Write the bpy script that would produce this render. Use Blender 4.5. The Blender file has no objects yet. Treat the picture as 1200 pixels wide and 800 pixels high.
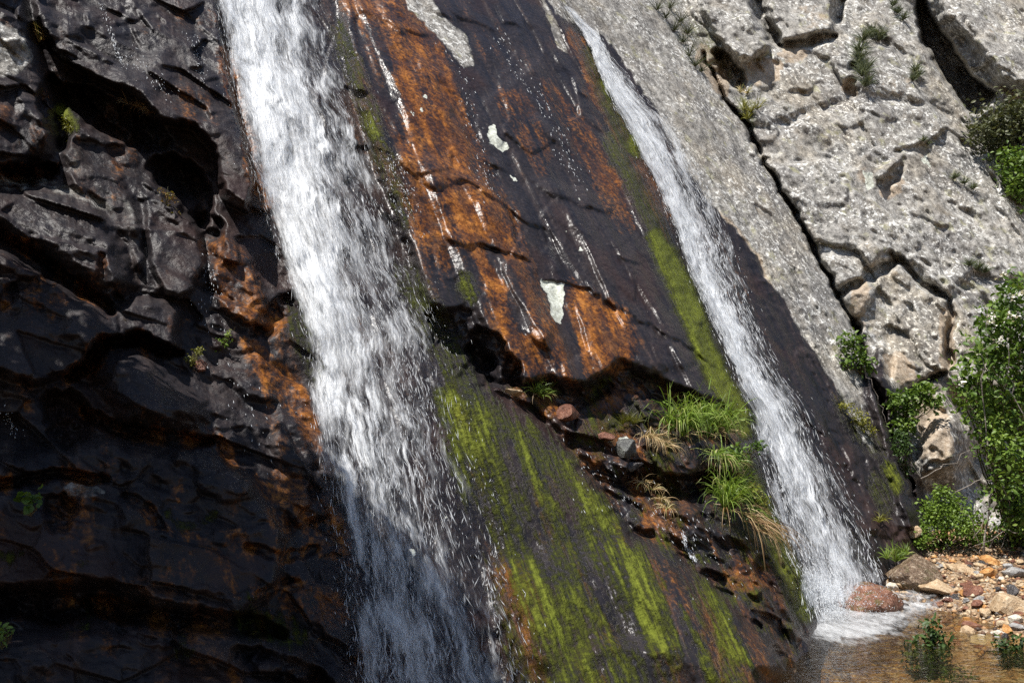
import bpy, math, random
import numpy as np
from mathutils import Vector, Matrix, noise as mnoise

R = math.radians
SC = bpy.context.scene
COL = SC.collection
rng = np.random.default_rng(7)
random.seed(7)

# ------------------------------------------------------------------ camera, world, sun, exposure
PITCH = R(7.0)
CAMZ = 1.45
FPX = 1100.0                      # focal length in photo pixels (photo is 1200 wide)
cam_data = bpy.data.cameras.new('camera')
cam_data.sensor_width = 36.0
cam_data.lens = 36.0 * FPX / 1200.0
cam_data.clip_start = 0.05
cam_data.clip_end = 2000.0
cam = bpy.data.objects.new('camera', cam_data)
cam.location = (0, 0, CAMZ)
cam.rotation_euler = (math.pi / 2 + PITCH, 0, 0)
COL.objects.link(cam)
SC.camera = cam

SUN_TO = Vector((-0.30, -0.30, 0.90)).normalized()     # direction towards the sun
world = bpy.data.worlds.new('World')
SC.world = world
world.use_nodes = True
wn = world.node_tree
bg = wn.nodes['Background']
sky = wn.nodes.new('ShaderNodeTexSky')
sky.sky_type = 'NISHITA'
sky.sun_disc = False
sky.sun_elevation = math.asin(SUN_TO.z)
sky.sun_rotation = math.atan2(SUN_TO.x, SUN_TO.y)
sky.air_density = 1.0
sky.dust_density = 0.6
wn.links.new(sky.outputs[0], bg.inputs[0])
bg.inputs[1].default_value = 0.06
sun_data = bpy.data.lights.new('sun', 'SUN')
sun_data.energy = 4.2
sun_data.angle = R(0.5)
sun_data.color = (1.0, 0.96, 0.90)
sun = bpy.data.objects.new('sun', sun_data)
sun.rotation_euler = SUN_TO.to_track_quat('Z', 'Y').to_euler()
COL.objects.link(sun)

SC.view_settings.view_transform = 'Standard'
SC.view_settings.look = 'None'
SC.view_settings.exposure = 1.0
SC.view_settings.gamma = 1.0
SC.view_settings.use_curve_mapping = False
SC.render.engine = 'CYCLES'
SC.cycles.use_denoising = False
SC.cycles.max_bounces = 6
SC.cycles.diffuse_bounces = 3
SC.cycles.glossy_bounces = 3
SC.cycles.transmission_bounces = 4
SC.cycles.transparent_max_bounces = 20
SC.cycles.caustics_reflective = False
SC.cycles.caustics_refractive = False
SC.cycles.sample_clamp_indirect = 4.0

# ------------------------------------------------------------------ helpers: objects
def tag(o, label=None, cat=None, group=None, kind=None):
    if label: o['label'] = label
    if cat: o['category'] = cat
    if group: o['group'] = group
    if kind: o['kind'] = kind
    return o

def empty(name, loc):
    o = bpy.data.objects.new(name, None)
    o.empty_display_size = 0.1
    COL.objects.link(o)
    o.location = loc
    return o

def mesh_obj(name, V, F, mat, parent=None, attrs=None, smooth=True, origin=None):
    """V (n,3) array, F array of quads/tris or list of index tuples; links ONE mesh object."""
    V = np.asarray(V, dtype=np.float32)
    if origin is None:
        origin = np.array(parent.location if parent is not None else (0, 0, 0), dtype=np.float32)
        shift = origin
    else:
        origin = np.array(origin, dtype=np.float32)
        shift = origin
    me = bpy.data.meshes.new(name)
    if isinstance(F, np.ndarray):
        k = F.shape[1]
        me.vertices.add(len(V)); me.loops.add(F.size); me.polygons.add(len(F))
        me.vertices.foreach_set('co', (V - shift).ravel())
        me.loops.foreach_set('vertex_index', F.astype(np.int32).ravel())
        me.polygons.foreach_set('loop_start', np.arange(0, F.size, k, dtype=np.int32))
        me.polygons.foreach_set('loop_total', np.full(len(F), k, dtype=np.int32))
    else:
        me.from_pydata([tuple(v) for v in (V - shift)], [], F)
    me.update(calc_edges=True)
    if attrs:
        for an, av in attrs.items():
            av = np.asarray(av, dtype=np.float32)
            if av.ndim == 2:
                a = me.attributes.new(an, 'FLOAT_VECTOR', 'POINT'); a.data.foreach_set('vector', av.ravel())
            else:
                a = me.attributes.new(an, 'FLOAT', 'POINT'); a.data.foreach_set('value', av.ravel())
    if smooth:
        me.polygons.foreach_set('use_smooth', np.ones(len(me.polygons), dtype=bool))
    if mat: me.materials.append(mat)
    o = bpy.data.objects.new(name, me)
    COL.objects.link(o)
    if parent is not None:
        o.parent = parent
    else:
        o.location = origin
    return o

# ------------------------------------------------------------------ helpers: numpy noise
_tab = np.random.default_rng(11)
_ang = _tab.random(4096) * 2 * np.pi
_GX, _GY = np.cos(_ang).astype(np.float32), np.sin(_ang).astype(np.float32)
_RN = _tab.random((4096, 4)).astype(np.float32)
def _hash(xi, yi, seed):
    h = (xi * 374761393 + yi * 668265263 + seed * 982451653) & 0x7fffffff
    h = ((h ^ (h >> 13)) * 1274126177) & 0x7fffffff
    return (h ^ (h >> 16)) & 4095
def gnoise(x, y, seed=0):
    xf0 = np.floor(x); yf0 = np.floor(y)
    xi = xf0.astype(np.int64); yi = yf0.astype(np.int64)
    xf = (x - xf0).astype(np.float32); yf = (y - yf0).astype(np.float32)
    u = xf * xf * xf * (xf * (xf * 6 - 15) + 10); v = yf * yf * yf * (yf * (yf * 6 - 15) + 10)
    def g(ix, iy, fx, fy):
        h = _hash(ix, iy, seed); return _GX[h] * fx + _GY[h] * fy
    a = g(xi, yi, xf, yf); b = g(xi + 1, yi, xf - 1, yf)
    c = g(xi, yi + 1, xf, yf - 1); d = g(xi + 1, yi + 1, xf - 1, yf - 1)
    return 1.5 * ((a * (1 - u) + b * u) * (1 - v) + (c * (1 - u) + d * u) * v)
def fbm(x, y, o=4, seed=0, gain=0.5, lac=2.03):
    s = 0; a = 1.0; n = 0
    for i in range(o):
        s = s + a * gnoise(x * lac ** i, y * lac ** i, seed + i * 17); n += a; a *= gain
    return s / n
def ridged(x, y, o=4, seed=0):
    s = 0; a = 1.0; n = 0
    for i in range(o):
        s = s + a * (1 - 2 * np.abs(gnoise(x * 2.05 ** i, y * 2.05 ** i, seed + i * 31))); n += a; a *= 0.5
    return s / n
def plates(x, y, seed=0, jit=0.9, off=1.0, tilt=0.9):
    """cleaved plates: each Voronoi cell is a tilted facet with its own step; returns height, edge distance, cell value"""
    xi = np.floor(x).astype(np.int64); yi = np.floor(y).astype(np.int64)
    f1 = np.full(x.shape, 9.0, np.float32); f2 = f1.copy(); h = np.zeros(x.shape, np.float32); cv = h.copy()
    for dx in (-1, 0, 1):
        for dy in (-1, 0, 1):
            k = _hash(xi + dx, yi + dy, seed); r = _RN[k]
            ox = (xi + dx + 0.5 + (r[..., 0] - 0.5) * jit - x).astype(np.float32)
            oy = (yi + dy + 0.5 + (r[..., 1] - 0.5) * jit - y).astype(np.float32)
            d = np.sqrt(ox * ox + oy * oy)
            near = d < f1
            f2 = np.where(near, f1, np.minimum(f2, d))
            hh = off * (r[..., 2] - 0.5) + (_GX[k] * ox + _GY[k] * oy) * tilt * r[..., 3]
            h = np.where(near, hh, h); cv = np.where(near, r[..., 3], cv)
            f1 = np.where(near, d, f1)
    return h, f2 - f1, cv
def sstep(a, b, x):
    t = np.clip((x - a) / (b - a), 0, 1); return t * t * (3 - 2 * t)

def blur(A, n, it=3):
    B = A.astype(np.float64)
    for _ in range(it):
        for ax in (0, 1):
            c = np.cumsum(np.concatenate([np.repeat(np.take(B, [0], ax), n + 1, ax), B, np.repeat(np.take(B, [-1], ax), n, ax)], ax), ax)
            hi = np.take(c, range(2 * n + 1, c.shape[ax]), ax); lo = np.take(c, range(0, c.shape[ax] - 2 * n - 1), ax)
            B = (hi - lo) / (2 * n + 1)
    return B

# ------------------------------------------------------------------ the survey of the cliff: bearings from the camera, ranges on three leaning planes
STEP = 1.4
X0, X1, Y0, Y1 = -190, 1390, -170, 1060
gx = np.arange(X0, X1, STEP, dtype=np.float32); gy = np.arange(Y0, Y1, STEP, dtype=np.float32)
PX, PY = np.meshgrid(gx, gy)
NY, NX = PX.shape
CP, SP_ = math.cos(PITCH), math.sin(PITCH)
def rays(px, py):
    X = (px - 600.0) / FPX; Y = -(py - 400.0) / FPX
    return X, CP - Y * SP_, SP_ + Y * CP
RX, RY, RZ = rays(PX, PY)
Xn = (PX - 600) / FPX; Yn = -(PY - 400) / FPX
w1 = 0.1333 - 0.108 * Xn - 0.1334 * Yn         # wet cliff and slab
w2 = 0.1220 - 0.1103 * Xn - 0.1034 * Yn        # slab the right-hand fall runs down
w3 = 0.0905 - 0.0272 * Xn - 0.0568 * Yn        # dry blocks beyond the long crack

WX = PX + 5 * fbm(PX / 45, PY / 45, 3, 3) + 2.2 * fbm(PX / 11, PY / 11, 2, 4)
WY = PY + 5 * fbm(PX / 45, PY / 45, 3, 5) + 2.2 * fbm(PX / 11, PY / 11, 2, 6)

def seg_d(x, y, ax, ay, bx, by):
    dx, dy = bx - ax, by - ay
    t = np.clip(((x - ax) * dx + (y - ay) * dy) / (dx * dx + dy * dy + 1e-9), 0, 1)
    return np.sqrt((x - ax - t * dx) ** 2 + (y - ay - t * dy) ** 2), t
def window(pts, m):
    p = np.array(pts); m = m + 14
    i0 = max(0, int((p[:, 0].min() - m - X0) / STEP)); i1 = min(NX, int((p[:, 0].max() + m - X0) / STEP) + 2)
    j0 = max(0, int((p[:, 1].min() - m - Y0) / STEP)); j1 = min(NY, int((p[:, 1].max() + m - Y0) / STEP) + 2)
    return slice(j0, max(j0 + 1, j1)), slice(i0, max(i0 + 1, i1))
def sdf(poly, margin=60, warp=1.0):
    """signed distance (inside positive, photo pixels) on the survey grid"""
    out = np.full(PX.shape, -float(margin), np.float32)
    sl = window(poly, margin)
    x = PX[sl] + (WX[sl] - PX[sl]) * warp; y = PY[sl] + (WY[sl] - PY[sl]) * warp
    d = np.full(x.shape, 1e9, np.float32); ins = np.zeros(x.shape, bool)
    for (ax, ay), (bx, by) in zip(poly, poly[1:] + poly[:1]):
        d = np.minimum(d, seg_d(x, y, ax, ay, bx, by)[0])
        if ay != by:
            c = ((ay > y) != (by > y)) & (x < (bx - ax) * (y - ay) / (by - ay) + ax)
            ins ^= c
    out[sl] = np.maximum(np.where(ins, d, -d), -margin)
    return out
def pmask(poly, soft=6, warp=1.0, amt=1.0):
    return amt * sstep(-soft, soft, sdf(poly, soft + 4, warp))
def lmask(pts, w, soft=4, warp=1.0, taper=True):
    """mask along a polyline; w half-width in pixels"""
    out = np.zeros(PX.shape, np.float32); m = w + soft + 4
    sl = window(pts, m)
    x = PX[sl] + (WX[sl] - PX[sl]) * warp; y = PY[sl] + (WY[sl] - PY[sl]) * warp
    best = np.zeros(x.shape, np.float32); n = len(pts) - 1
    for i in range(n):
        d, t = seg_d(x, y, *pts[i], *pts[i + 1])
        ww = w
        if taper:
            f = (i + t) / n
            ww = w * np.clip(np.minimum(f, 1 - f) * 6 + 0.25, 0, 1)
        best = np.maximum(best, 1 - sstep(ww, ww + soft, d))
    out[sl] = best
    return out

# ---- plane membership
F2L = [(640, -170), (672, 30), (700, 100), (742, 180), (772, 255), (800, 330), (838, 420), (868, 490), (885, 545), (905, 610), (935, 680), (952, 735), (962, 800), (980, 960)]
CRACK = [(770, -170), (800, -20), (822, 60), (850, 118), (878, 150), (884, 165), (905, 205), (930, 245), (955, 295), (980, 345), (1003, 385), (1012, 420), (1030, 470), (1050, 525), (1072, 585), (1085, 640), (1100, 720), (1120, 960)]
right_of_fall = F2L + [(1500, 960), (1500, -170)]
right_of_crack = CRACK + [(1500, 960), (1500, -170)]
s2 = sdf(right_of_fall, 90, 0.6)
s3 = sdf(right_of_crack, 90, 0.8)
m2 = sstep(-26, 26, s2)
m3 = sstep(-2.5, 2.5, s3)
W = w1 * (1 - m2) + w2 * m2
W = W * (1 - m3) + w3 * m3
Zb = 1.0 / W

# slab coordinates: S along strike, T down the fall line (metres)
nrm = Vector((0.108, 0.1333 * CP - 0.0, 0)).normalized()
ncam = Vector((0.108, 0.1334, -0.1333))
nw = Vector((ncam.x, -(-ncam.z) * CP * 1.0 - ncam.y * SP_, ncam.y * CP + ncam.z * SP_)).normalized()
strike = nw.cross(Vector((0, 0, 1))).normalized()
fall = nw.cross(strike).normalized()
if fall.z > 0: fall = -fall
P0 = np.stack([RX * Zb, RY * Zb, CAMZ + RZ * Zb], -1)
S = (P0 @ np.array(strike)).astype(np.float32); T = (P0 @ np.array(fall)).astype(np.float32)

H = np.zeros(PX.shape, np.float32)           # relief in metres, towards the viewer

# ---- regions
LEFT = [(-200, -180), (235, -180), (255, 0), (268, 70), (290, 160), (315, 245), (350, 335), (368, 400), (372, 470), (392, 560), (412, 650), (422, 730), (430, 960), (-200, 960)]
mL = pmask(LEFT, 20)
APRON = [(330, 960), (372, 470), (420, 300), (470, 300), (505, 380), (545, 435), (590, 458), (640, 500), (690, 560), (722, 608), (738, 625), (790, 650), (840, 700), (890, 745), (935, 795), (960, 960)]
mD = pmask(APRON, 10)
LEDGE = [(560, 445), (640, 455), (690, 452), (725, 432), (770, 440), (820, 470), (865, 500), (890, 560), (905, 610), (938, 680), (950, 735), (925, 790), (890, 745), (840, 700), (790, 650), (738, 625), (722, 608), (690, 560), (640, 500)]
mE = pmask(LEDGE, 8)
mG = m2 * (1 - m3)

# ---- general relief
slabby = np.clip(1 - mL - mE - m3, 0, 1)
H += slabby * (0.16 * fbm(S * 0.9, T * 0.28, 3, 20) + 0.05 * fbm(S * 3.2, T * 0.8, 4, 21) + 0.012 * fbm(S * 12, T * 3, 3, 22))
pl, pe, pc = plates(S * 1.5 + 0.3 * fbm(S, T, 2, 30), T * 0.8 + 0.3 * fbm(S, T, 2, 31), 33)
H += slabby * (1 - mG * 0.6) * (1 - 0.85 * mD) * 0.07 * pl
pl, pe, pc = plates(S * 5 + 0.5 * fbm(S * 3, T * 3, 2, 34), T * 2.6 + 0.5 * fbm(S * 3, T * 3, 2, 35), 36)
H += slabby * (1 - mG * 0.4) * (1 - 0.5 * mD) * 0.022 * pl
sb = T * 0.9 + 0.35 * S + 0.5 * fbm(S * 0.9, T * 0.5, 3, 24) + 0.06 * fbm(S * 6, T * 4, 3, 25); sq = sb * 1.4 - np.floor(sb * 1.4)
sc_ = S * 1.5 + 0.30 * fbm(S * 0.8, T * 0.35, 3, 26) + 0.05 * fbm(S * 6, T * 2, 3, 27); sr = sc_ * 1.3 - np.floor(sc_ * 1.3); sr2 = sc_ * 4.1 - np.floor(sc_ * 4.1)
H += slabby * (1 - 0.7 * mG) * (1 - 0.75 * mD) * (0.07 * np.where(sq < .9, sq / .9, (1 - sq) / .1) * sstep(0.05, .3, fbm(S * 1.1, T * .8, 3, 28)) + 0.10 * np.where(sr < .8, sr / .8, (1 - sr) / .2) * sstep(-.15, .25, fbm(S * .8, T * .3, 3, 29)) + 0.028 * np.where(sr2 < .8, sr2 / .8, (1 - sr2) / .2) * sstep(0, .3, fbm(S * 2, T * .7, 3, 19)))
# left: layered broken rock
a1, e1, c1 = plates(S * 2.2 + 0.08 * fbm(S * 3, T * 3, 3, 40), T * 3.4 + S * 1.2 + 0.08 * fbm(S * 3, T * 3, 3, 41), 42, .9, .8, 1.3)
a2, e2, c2 = plates(S * 6 + 0.15 * fbm(S * 6, T * 6, 3, 43), T * 10 + S * 3 + 0.15 * fbm(S * 6, T * 6, 3, 44), 45, .9, .7, 1.5)
a3, e3, c3 = plates(S * 18 + 0.25 * fbm(S * 12, T * 12, 3, 46), T * 26 + S * 6 + 0.25 * fbm(S * 12, T * 12, 3, 47), 48, .9, .6, 1.6)
rough_zone = sstep(-0.1, 0.35, fbm(S * 1.3, T * 1.6, 3, 49))
bed = (-0.50 * PX + 0.86 * PY) / 150.0 + 0.55 * fbm(PX / 170, PY / 170, 4, 52) + 0.10 * fbm(PX / 30, PY / 30, 3, 53)
saw1 = bed * 1.3 - np.floor(bed * 1.3); saw2 = bed * 4.3 - np.floor(bed * 4.3)
led1 = np.where(saw1 < 0.86, saw1 / 0.86, (1 - saw1) / 0.14); led2 = np.where(saw2 < 0.84, saw2 / 0.84, (1 - saw2) / 0.16)
patch1 = sstep(0.0, 0.3, fbm(PX / 120, PY / 90, 3, 54)); patch2 = sstep(0.05, 0.35, fbm(PX / 70, PY / 50, 3, 55))
H += mL * (0.12 * a1 + 0.034 * a2 * (0.3 + rough_zone) + 0.011 * a3 * (0.2 + rough_zone) + 0.035 * fbm(S * 1.6, T * 1.6, 3, 50) + 0.008 * fbm(S * 14, T * 14, 3, 56) + 0.10 * led1 * patch1 + 0.040 * led2 * patch2)
# ledge: jumble
H += mE * (0.16 * a1 + 0.07 * a2 + 0.02 * a3 + 0.05 * fbm(S * 4, T * 4, 4, 51) - 0.03 * (1 - sstep(0, 0.08, e2)))
# dry blocks
b1, f1, d1 = plates(S * 0.75 + 0.10 * fbm(S * 2, T * 2, 3, 60), T * 0.6 + 0.10 * fbm(S * 2, T * 2, 3, 61), 62)
b2, f2, d2 = plates(S * 2.4 + 0.15 * fbm(S * 3, T * 3, 3, 63), T * 2.0 + S * .6 + 0.15 * fbm(S * 3, T * 3, 3, 64), 65, .9, .6, 1.4)
b3, f3, d3 = plates(S * 7 + 0.25 * fbm(S * 6, T * 6, 3, 66), T * 6 + S * 2 + 0.25 * fbm(S * 6, T * 6, 3, 67), 68, .9, .35, 1.6)
b4, f4, d4 = plates(S * 15 + 0.3 * fbm(S * 9, T * 9, 3, 75), T * 11 + S * 4 + 0.3 * fbm(S * 9, T * 9, 3, 76), 77, .9, .3, 1.8)
dryrel = 0.22 * b1 + 0.12 * b2 + 0.045 * b3 + 0.022 * b4 + 0.10 * fbm(S * 1.1, T * 1.1, 4, 69, 0.5) + 0.02 * fbm(S * 9, T * 8, 4, 70, .6) - 0.04 * sstep(0.22, 0.5, ridged(S * 1.7, T * 1.5, 3, 71)) * sstep(0.0, 0.3, fbm(S * 0.8, T * 0.8, 2, 72))
H += m3 * dryrel
dryG = mG * sstep(30, 90, s2)
H += dryG * (0.06 * b2 + 0.035 * b3 + 0.015 * b4 + 0.04 * fbm(S * 9, T * 3, 4, 73, .6) + 0.06 * fbm(S * 2.5, T * 1.2, 3, 74))

# ---- hand placed relief (outlines read off the photograph, in photo pixels)
def raise_(poly, out, bev=5, tilt=(0, 0), warp=1.0):
    global H
    s = sdf(poly, 40, warp)
    c = np.mean(np.array(poly), 0)
    H = H + (out + tilt[0] * (PX - c[0]) + tilt[1] * (PY - c[1])) * sstep(-bev * 0.3, bev, s)
CREVMAP = np.zeros(PX.shape, np.float32)
def crevice(pts, w, depth, soft=4, warp=1.0):
    global H, CREVMAP
    if np.mean([p[0] for p in pts]) < 420 and w < 9: CREVMAP = np.maximum(CREVMAP, lmask(pts, w + 2, soft + 10, warp))
    H = H - depth * np.clip(lmask(pts, w * 1.15, soft, warp * 1.3) * (0.62 + 0.9 * CREV) + 0.0, 0, 1.2)

CREV = np.clip(0.5 + 0.9 * fbm(PX / 16, PY / 16, 3, 57), 0, 1) * sstep(-0.5, 0.1, fbm(PX / 55, PY / 55, 2, 58))
# left blocks : (name, label, outline, out, bevel, tilt)
UPPER = [(28, -60), (235, -60), (255, 0), (268, 70), (285, 150), (300, 215), (290, 250), (262, 235), (248, 175), (225, 150), (190, 142), (158, 118), (118, 98), (88, 78), (62, 60), (40, 25)]
BOULDER_A = [(-190, -60), (15, -40), (38, 25), (48, 62), (66, 112), (70, 150), (62, 182), (30, 196), (0, 204), (-190, 215)]
LEDGE_A = [(-190, 222), (0, 214), (40, 214), (75, 222), (112, 238), (135, 258), (150, 300), (158, 335), (128, 356), (100, 335), (62, 312), (30, 288), (0, 272), (-190, 235)]
RIB = [(72, 150), (85, 158), (105, 190), (140, 205), (160, 240), (172, 300), (160, 330), (140, 275), (118, 238), (80, 218), (70, 190)]
FACE_A = [(165, 225), (205, 238), (238, 268), (240, 310), (225, 345), (208, 355), (190, 345), (172, 305)]
FACE_B = [(-190, 300), (0, 290), (40, 312), (75, 330), (128, 362), (160, 345), (195, 352), (212, 362), (211, 412), (190, 408), (158, 394), (122, 400), (100, 425), (78, 440), (40, 452), (0, 440), (-190, 430)]
LEDGE_B = [(95, 425), (130, 412), (165, 412), (205, 440), (240, 470), (246, 492), (200, 506), (150, 498), (130, 470), (112, 450)]
LEDGE_C = [(-190, 520), (0, 535), (60, 520), (130, 512), (190, 522), (250, 528), (300, 560), (340, 620), (330, 690), (280, 728), (200, 715), (130, 690), (0, 694), (-190, 700)]
TOE = [(-190, 760), (0, 742), (60, 732), (120, 725), (200, 735), (300, 742), (360, 760), (372, 820), (360, 990), (-190, 990)]
RUSTY_RIB = [(245, 285), (262, 268), (300, 300), (312, 345), (318, 380), (290, 385), (262, 368), (243, 330)]
raise_(UPPER, 0.34, 7, (0.0003, 0.0005))
raise_(BOULDER_A, 0.40, 16, (-0.0006, -0.0012))
raise_(LEDGE_A, 0.30, 22, (0.0, 0.0012))
raise_(RIB, 0.10, 8)
raise_(FACE_A, 0.16, 6, (0.001, 0.001))
raise_(FACE_B, 0.26, 10, (0.0, 0.0008))
raise_(LEDGE_B, 0.30, 26, (0, 0.002))
raise_(LEDGE_C, 0.22, 14, (0, 0.0004))
raise_(TOE, 0.30, 22, (0, 0.0006))
raise_(RUSTY_RIB, 0.14, 10)
raise_([(225, 545), (300, 548), (300, 585), (260, 590), (228, 575)], 0.06, 6)
raise_([(330, 470), (360, 500), (372, 560), (340, 560), (310, 520)], 0.08, 10)
crevice([(58, 95), (72, 170)], 10, 0.30, 8)
crevice([(80, 108), (115, 132), (155, 150), (195, 168)], 12, 0.32, 8)
crevice([(185, 195), (208, 205), (228, 228), (235, 255)], 13, 0.40, 10)
crevice([(0, 196), (35, 205), (62, 196)], 7, 0.35, 5)
crevice([(-40, 262), (0, 274), (30, 290), (62, 313), (100, 338), (132, 366)], 3.5, 0.22, 3)
crevice([(0, 360), (25, 338), (62, 328)], 5, 0.10, 6)
crevice([(78, 442), (104, 428), (122, 402), (158, 396), (190, 409), (211, 414)], 5, 0.30, 4)
crevice([(100, 480), (135, 505), (190, 512), (246, 517)], 5, 0.22, 5)
crevice([(60, 470), (85, 490), (80, 520)], 14, 0.2, 12)
crevice([(-60, 575), (0, 569), (50, 562), (60, 556), (90, 556), (128, 560)], 4, 0.14, 3)
crevice([(60, 585), (75, 600), (60, 615)], 10, 0.1, 8)
crevice([(-60, 705), (0, 706), (60, 712), (100, 712)], 10, 0.25, 8)
crevice([(100, 705), (150, 718), (210, 728), (280, 730), (330, 742)], 8, 0.22, 6)
crevice([(280, 765), (330, 785), (370, 800), (390, 830)], 10, 0.2, 10)
crevice([(150, 580), (172, 596), (196, 622)], 4, 0.05, 4)
crevice([(120, 300), (122, 330), (140, 352)], 3, 0.06, 3)
crevice([(245, 255), (250, 300)], 9, 0.22, 8)
crevice([(290, 640), (330, 655), (372, 640)], 4, 0.08, 3)
crevice([(300, 695), (350, 680)], 2.5, 0.06, 2)
crevice([(300, 390), (320, 372), (345, 350)], 8, 0.12, 8)

# slab (between the falls): toe overhang, joints and steps
SLAB_TOE = [(375, -170), (640, -170), (672, 30), (700, 100), (742, 180), (772, 255), (800, 330), (838, 420), (868, 492), (840, 480), (800, 462), (765, 448), (728, 428), (712, 448), (686, 456), (650, 448), (612, 452), (592, 440), (560, 412), (540, 385), (520, 372), (500, 366), (478, 300), (440, 200), (400, 60)]
raise_(SLAB_TOE, 0.19, 12, (0, 0.0), 1.0)
crevice([(560, 395), (575, 420), (600, 446)], 14, 0.30, 10)
crevice([(515, 375), (545, 400), (570, 440)], 18, 0.14, 16)
crevice([(660, 462), (690, 464), (715, 452)], 4, 0.16, 5)
raise_([(455, 0), (560, 180), (622, 300), (665, 400), (690, 470), (600, 470), (520, 380), (470, 280), (420, 120), (400, 0)], 0.05, 8)
crevice([(560, 288), (590, 296), (622, 307)], 1.8, 0.07, 2)
crevice([(470, 40), (510, 95), (545, 140), (560, 200)], 3, 0.04, 4)
crevice([(640, 330), (690, 345), (735, 370), (780, 395), (840, 430)], 1.8, 0.05, 2)
crevice([(520, 60), (552, 110), (560, 160), (590, 230), (612, 290)], 2, 0.03, 3)
raise_([(655, 0), (690, 60), (745, 185), (775, 260), (800, 330), (780, 320), (750, 250), (715, 170), (680, 80)], 0.05, 8)
# apron steps
def lobe(poly, out, soft=60):
    global H
    H = H + out * sstep(-soft, soft, sdf(poly, soft + 5, 0.6))
lobe([(505, 420), (560, 440), (620, 490), (720, 600), (690, 640), (600, 640), (560, 560)], 0.22, 45)
lobe([(600, 670), (640, 650), (740, 640), (830, 710), (900, 780), (900, 880), (620, 880)], 0.26, 45)
lobe([(455, -60), (500, 60), (560, 160), (610, 280), (650, 400), (620, 430), (560, 330), (500, 220), (440, 60)], 0.10, 30)
raise_([(560, 120), (640, 60), (680, 200), (760, 330), (830, 430), (760, 440), (690, 350), (625, 240)], 0.06, 10)
raise_([(560, 960), (600, 800), (575, 690), (560, 660), (600, 655), (640, 640), (690, 640), (735, 628), (790, 655), (850, 705), (900, 755), (940, 800), (950, 960)], 0.12, 26, (0, 0.0004))
raise_([(600, 960), (650, 800), (690, 745), (740, 742), (800, 750), (870, 790), (930, 830), (940, 960)], 0.10, 20)
raise_([(840, 700), (880, 690), (925, 745), (935, 800), (880, 790)], 0.12, 16)
raise_([(590, 690), (640, 665), (700, 690), (740, 760), (660, 800), (600, 760)], 0.06, 26)
# big rounding of the right hand edge of the apron and ledge
H += 0.35 * pmask([(740, 640), (800, 600), (880, 640), (925, 700), (930, 780), (880, 850), (780, 760)], 50, 0.5)
# ledge shelves
raise_([(600, 455), (640, 462), (700, 490), (730, 520), (760, 505), (840, 505), (880, 545), (880, 560), (830, 560), (770, 575), (720, 560), (680, 540), (640, 500)], 0.22, 16, (0, 0.001))
crevice([(770, 570), (800, 572), (850, 556)], 7, 0.3, 6)
raise_([(700, 560), (745, 575), (800, 590), (870, 590), (900, 640), (860, 640), (800, 640), (740, 620)], 0.16, 14)
crevice([(740, 545), (765, 560)], 6, 0.15, 5)

# slab under the right-hand fall: dark wet strip stands proud at a shallow step
raise_([(760, 150), (800, 205), (860, 270), (920, 360), (960, 430), (1000, 500), (1050, 585), (1062, 630), (1010, 650), (960, 560), (900, 440), (840, 300)], -0.06, 14)
raise_([(985, 520), (1040, 530), (1075, 600), (1062, 640), (1020, 625)], 0.10, 10)
raise_([(1035, 400), (1075, 560), (1090, 640), (1060, 620), (1025, 500), (1008, 430)], 0.25, 8)

# dry blocks: joints, steps and overhangs
crevice(CRACK[2:15], 1.5, 0.55, 1.6, 1.1)
H -= m3 * 0.07 * (1 - sstep(0, 60, s3)) * sstep(300, 420, PY)
BLOCK_A = [(800, -60), (885, -60), (878, 0), (895, 30), (905, 52), (884, 74), (868, 82), (850, 62), (822, 20)]
BLOCK_B = [(896, -60), (985, -60), (984, 18), (975, 40), (930, 48), (914, 52), (900, 10)]
BLOCK_C = [(905, 60), (940, 50), (990, 45), (1042, -10), (1068, 0), (1090, 70), (1120, 130), (1080, 120), (1000, 112), (950, 130), (900, 150), (880, 148), (872, 110), (890, 78)]
BLOCK_D = [(890, 160), (950, 132), (1000, 116), (1080, 124), (1125, 140), (1180, 230), (1230, 330), (1180, 330), (1140, 320), (1110, 350), (1062, 305), (1040, 300), (1010, 330), (982, 342), (955, 292), (930, 242), (905, 203)]
FLAKE = [(1022, 208), (1030, 196), (1045, 186), (1058, 184), (1052, 196), (1040, 210), (1030, 214)]
BLOCK_E = [(1048, 306), (1064, 308), (1108, 352), (1112, 380), (1106, 420), (1112, 440), (1060, 452), (1040, 475), (1022, 440), (1010, 395), (1004, 380), (985, 350), (1012, 332), (1040, 318)]
BLOCK_F = [(1112, 352), (1160, 330), (1230, 345), (1230, 460), (1120, 450), (1113, 410), (1118, 372)]
raise_(BLOCK_A, 0.40, 6, (0.0, 0.001))
raise_(BLOCK_B, 0.32, 6, (0.0, 0.001))
raise_(BLOCK_C, 0.12, 8)
raise_(BLOCK_D, 0.16, 8, (0, 0.0004))
raise_(FLAKE, 0.30, 4, (0, 0.004))
crevice([(1030, 218), (1042, 212), (1056, 198)], 5, 0.22, 3)
raise_(BLOCK_E, 0.12, 6)
raise_(BLOCK_F, 0.10, 8)
crevice([(882, -20), (892, 22), (912, 54)], 4.5, 0.5, 4)
crevice([(914, 54), (940, 50), (978, 44)], 3, 0.35, 3)
crevice([(984, -5), (982, 30)], 5, 0.4, 4)
crevice([(838, 62), (852, 84), (874, 98)], 7, 0.6, 4)
crevice([(982, 348), (1004, 334), (1022, 322), (1048, 308)], 3.5, 0.30, 3)
crevice([(1046, 300), (1064, 318), (1084, 336), (1108, 350)], 2.6, 0.35, 2.5)
crevice([(1112, 352), (1118, 372), (1108, 405), (1112, 430)], 2.2, 0.3, 2.5)
crevice([(1066, 455), (1085, 448), (1108, 438)], 2.5, 0.25, 2)
crevice([(1000, 372), (1006, 388)], 4, 0.5, 3)
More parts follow.
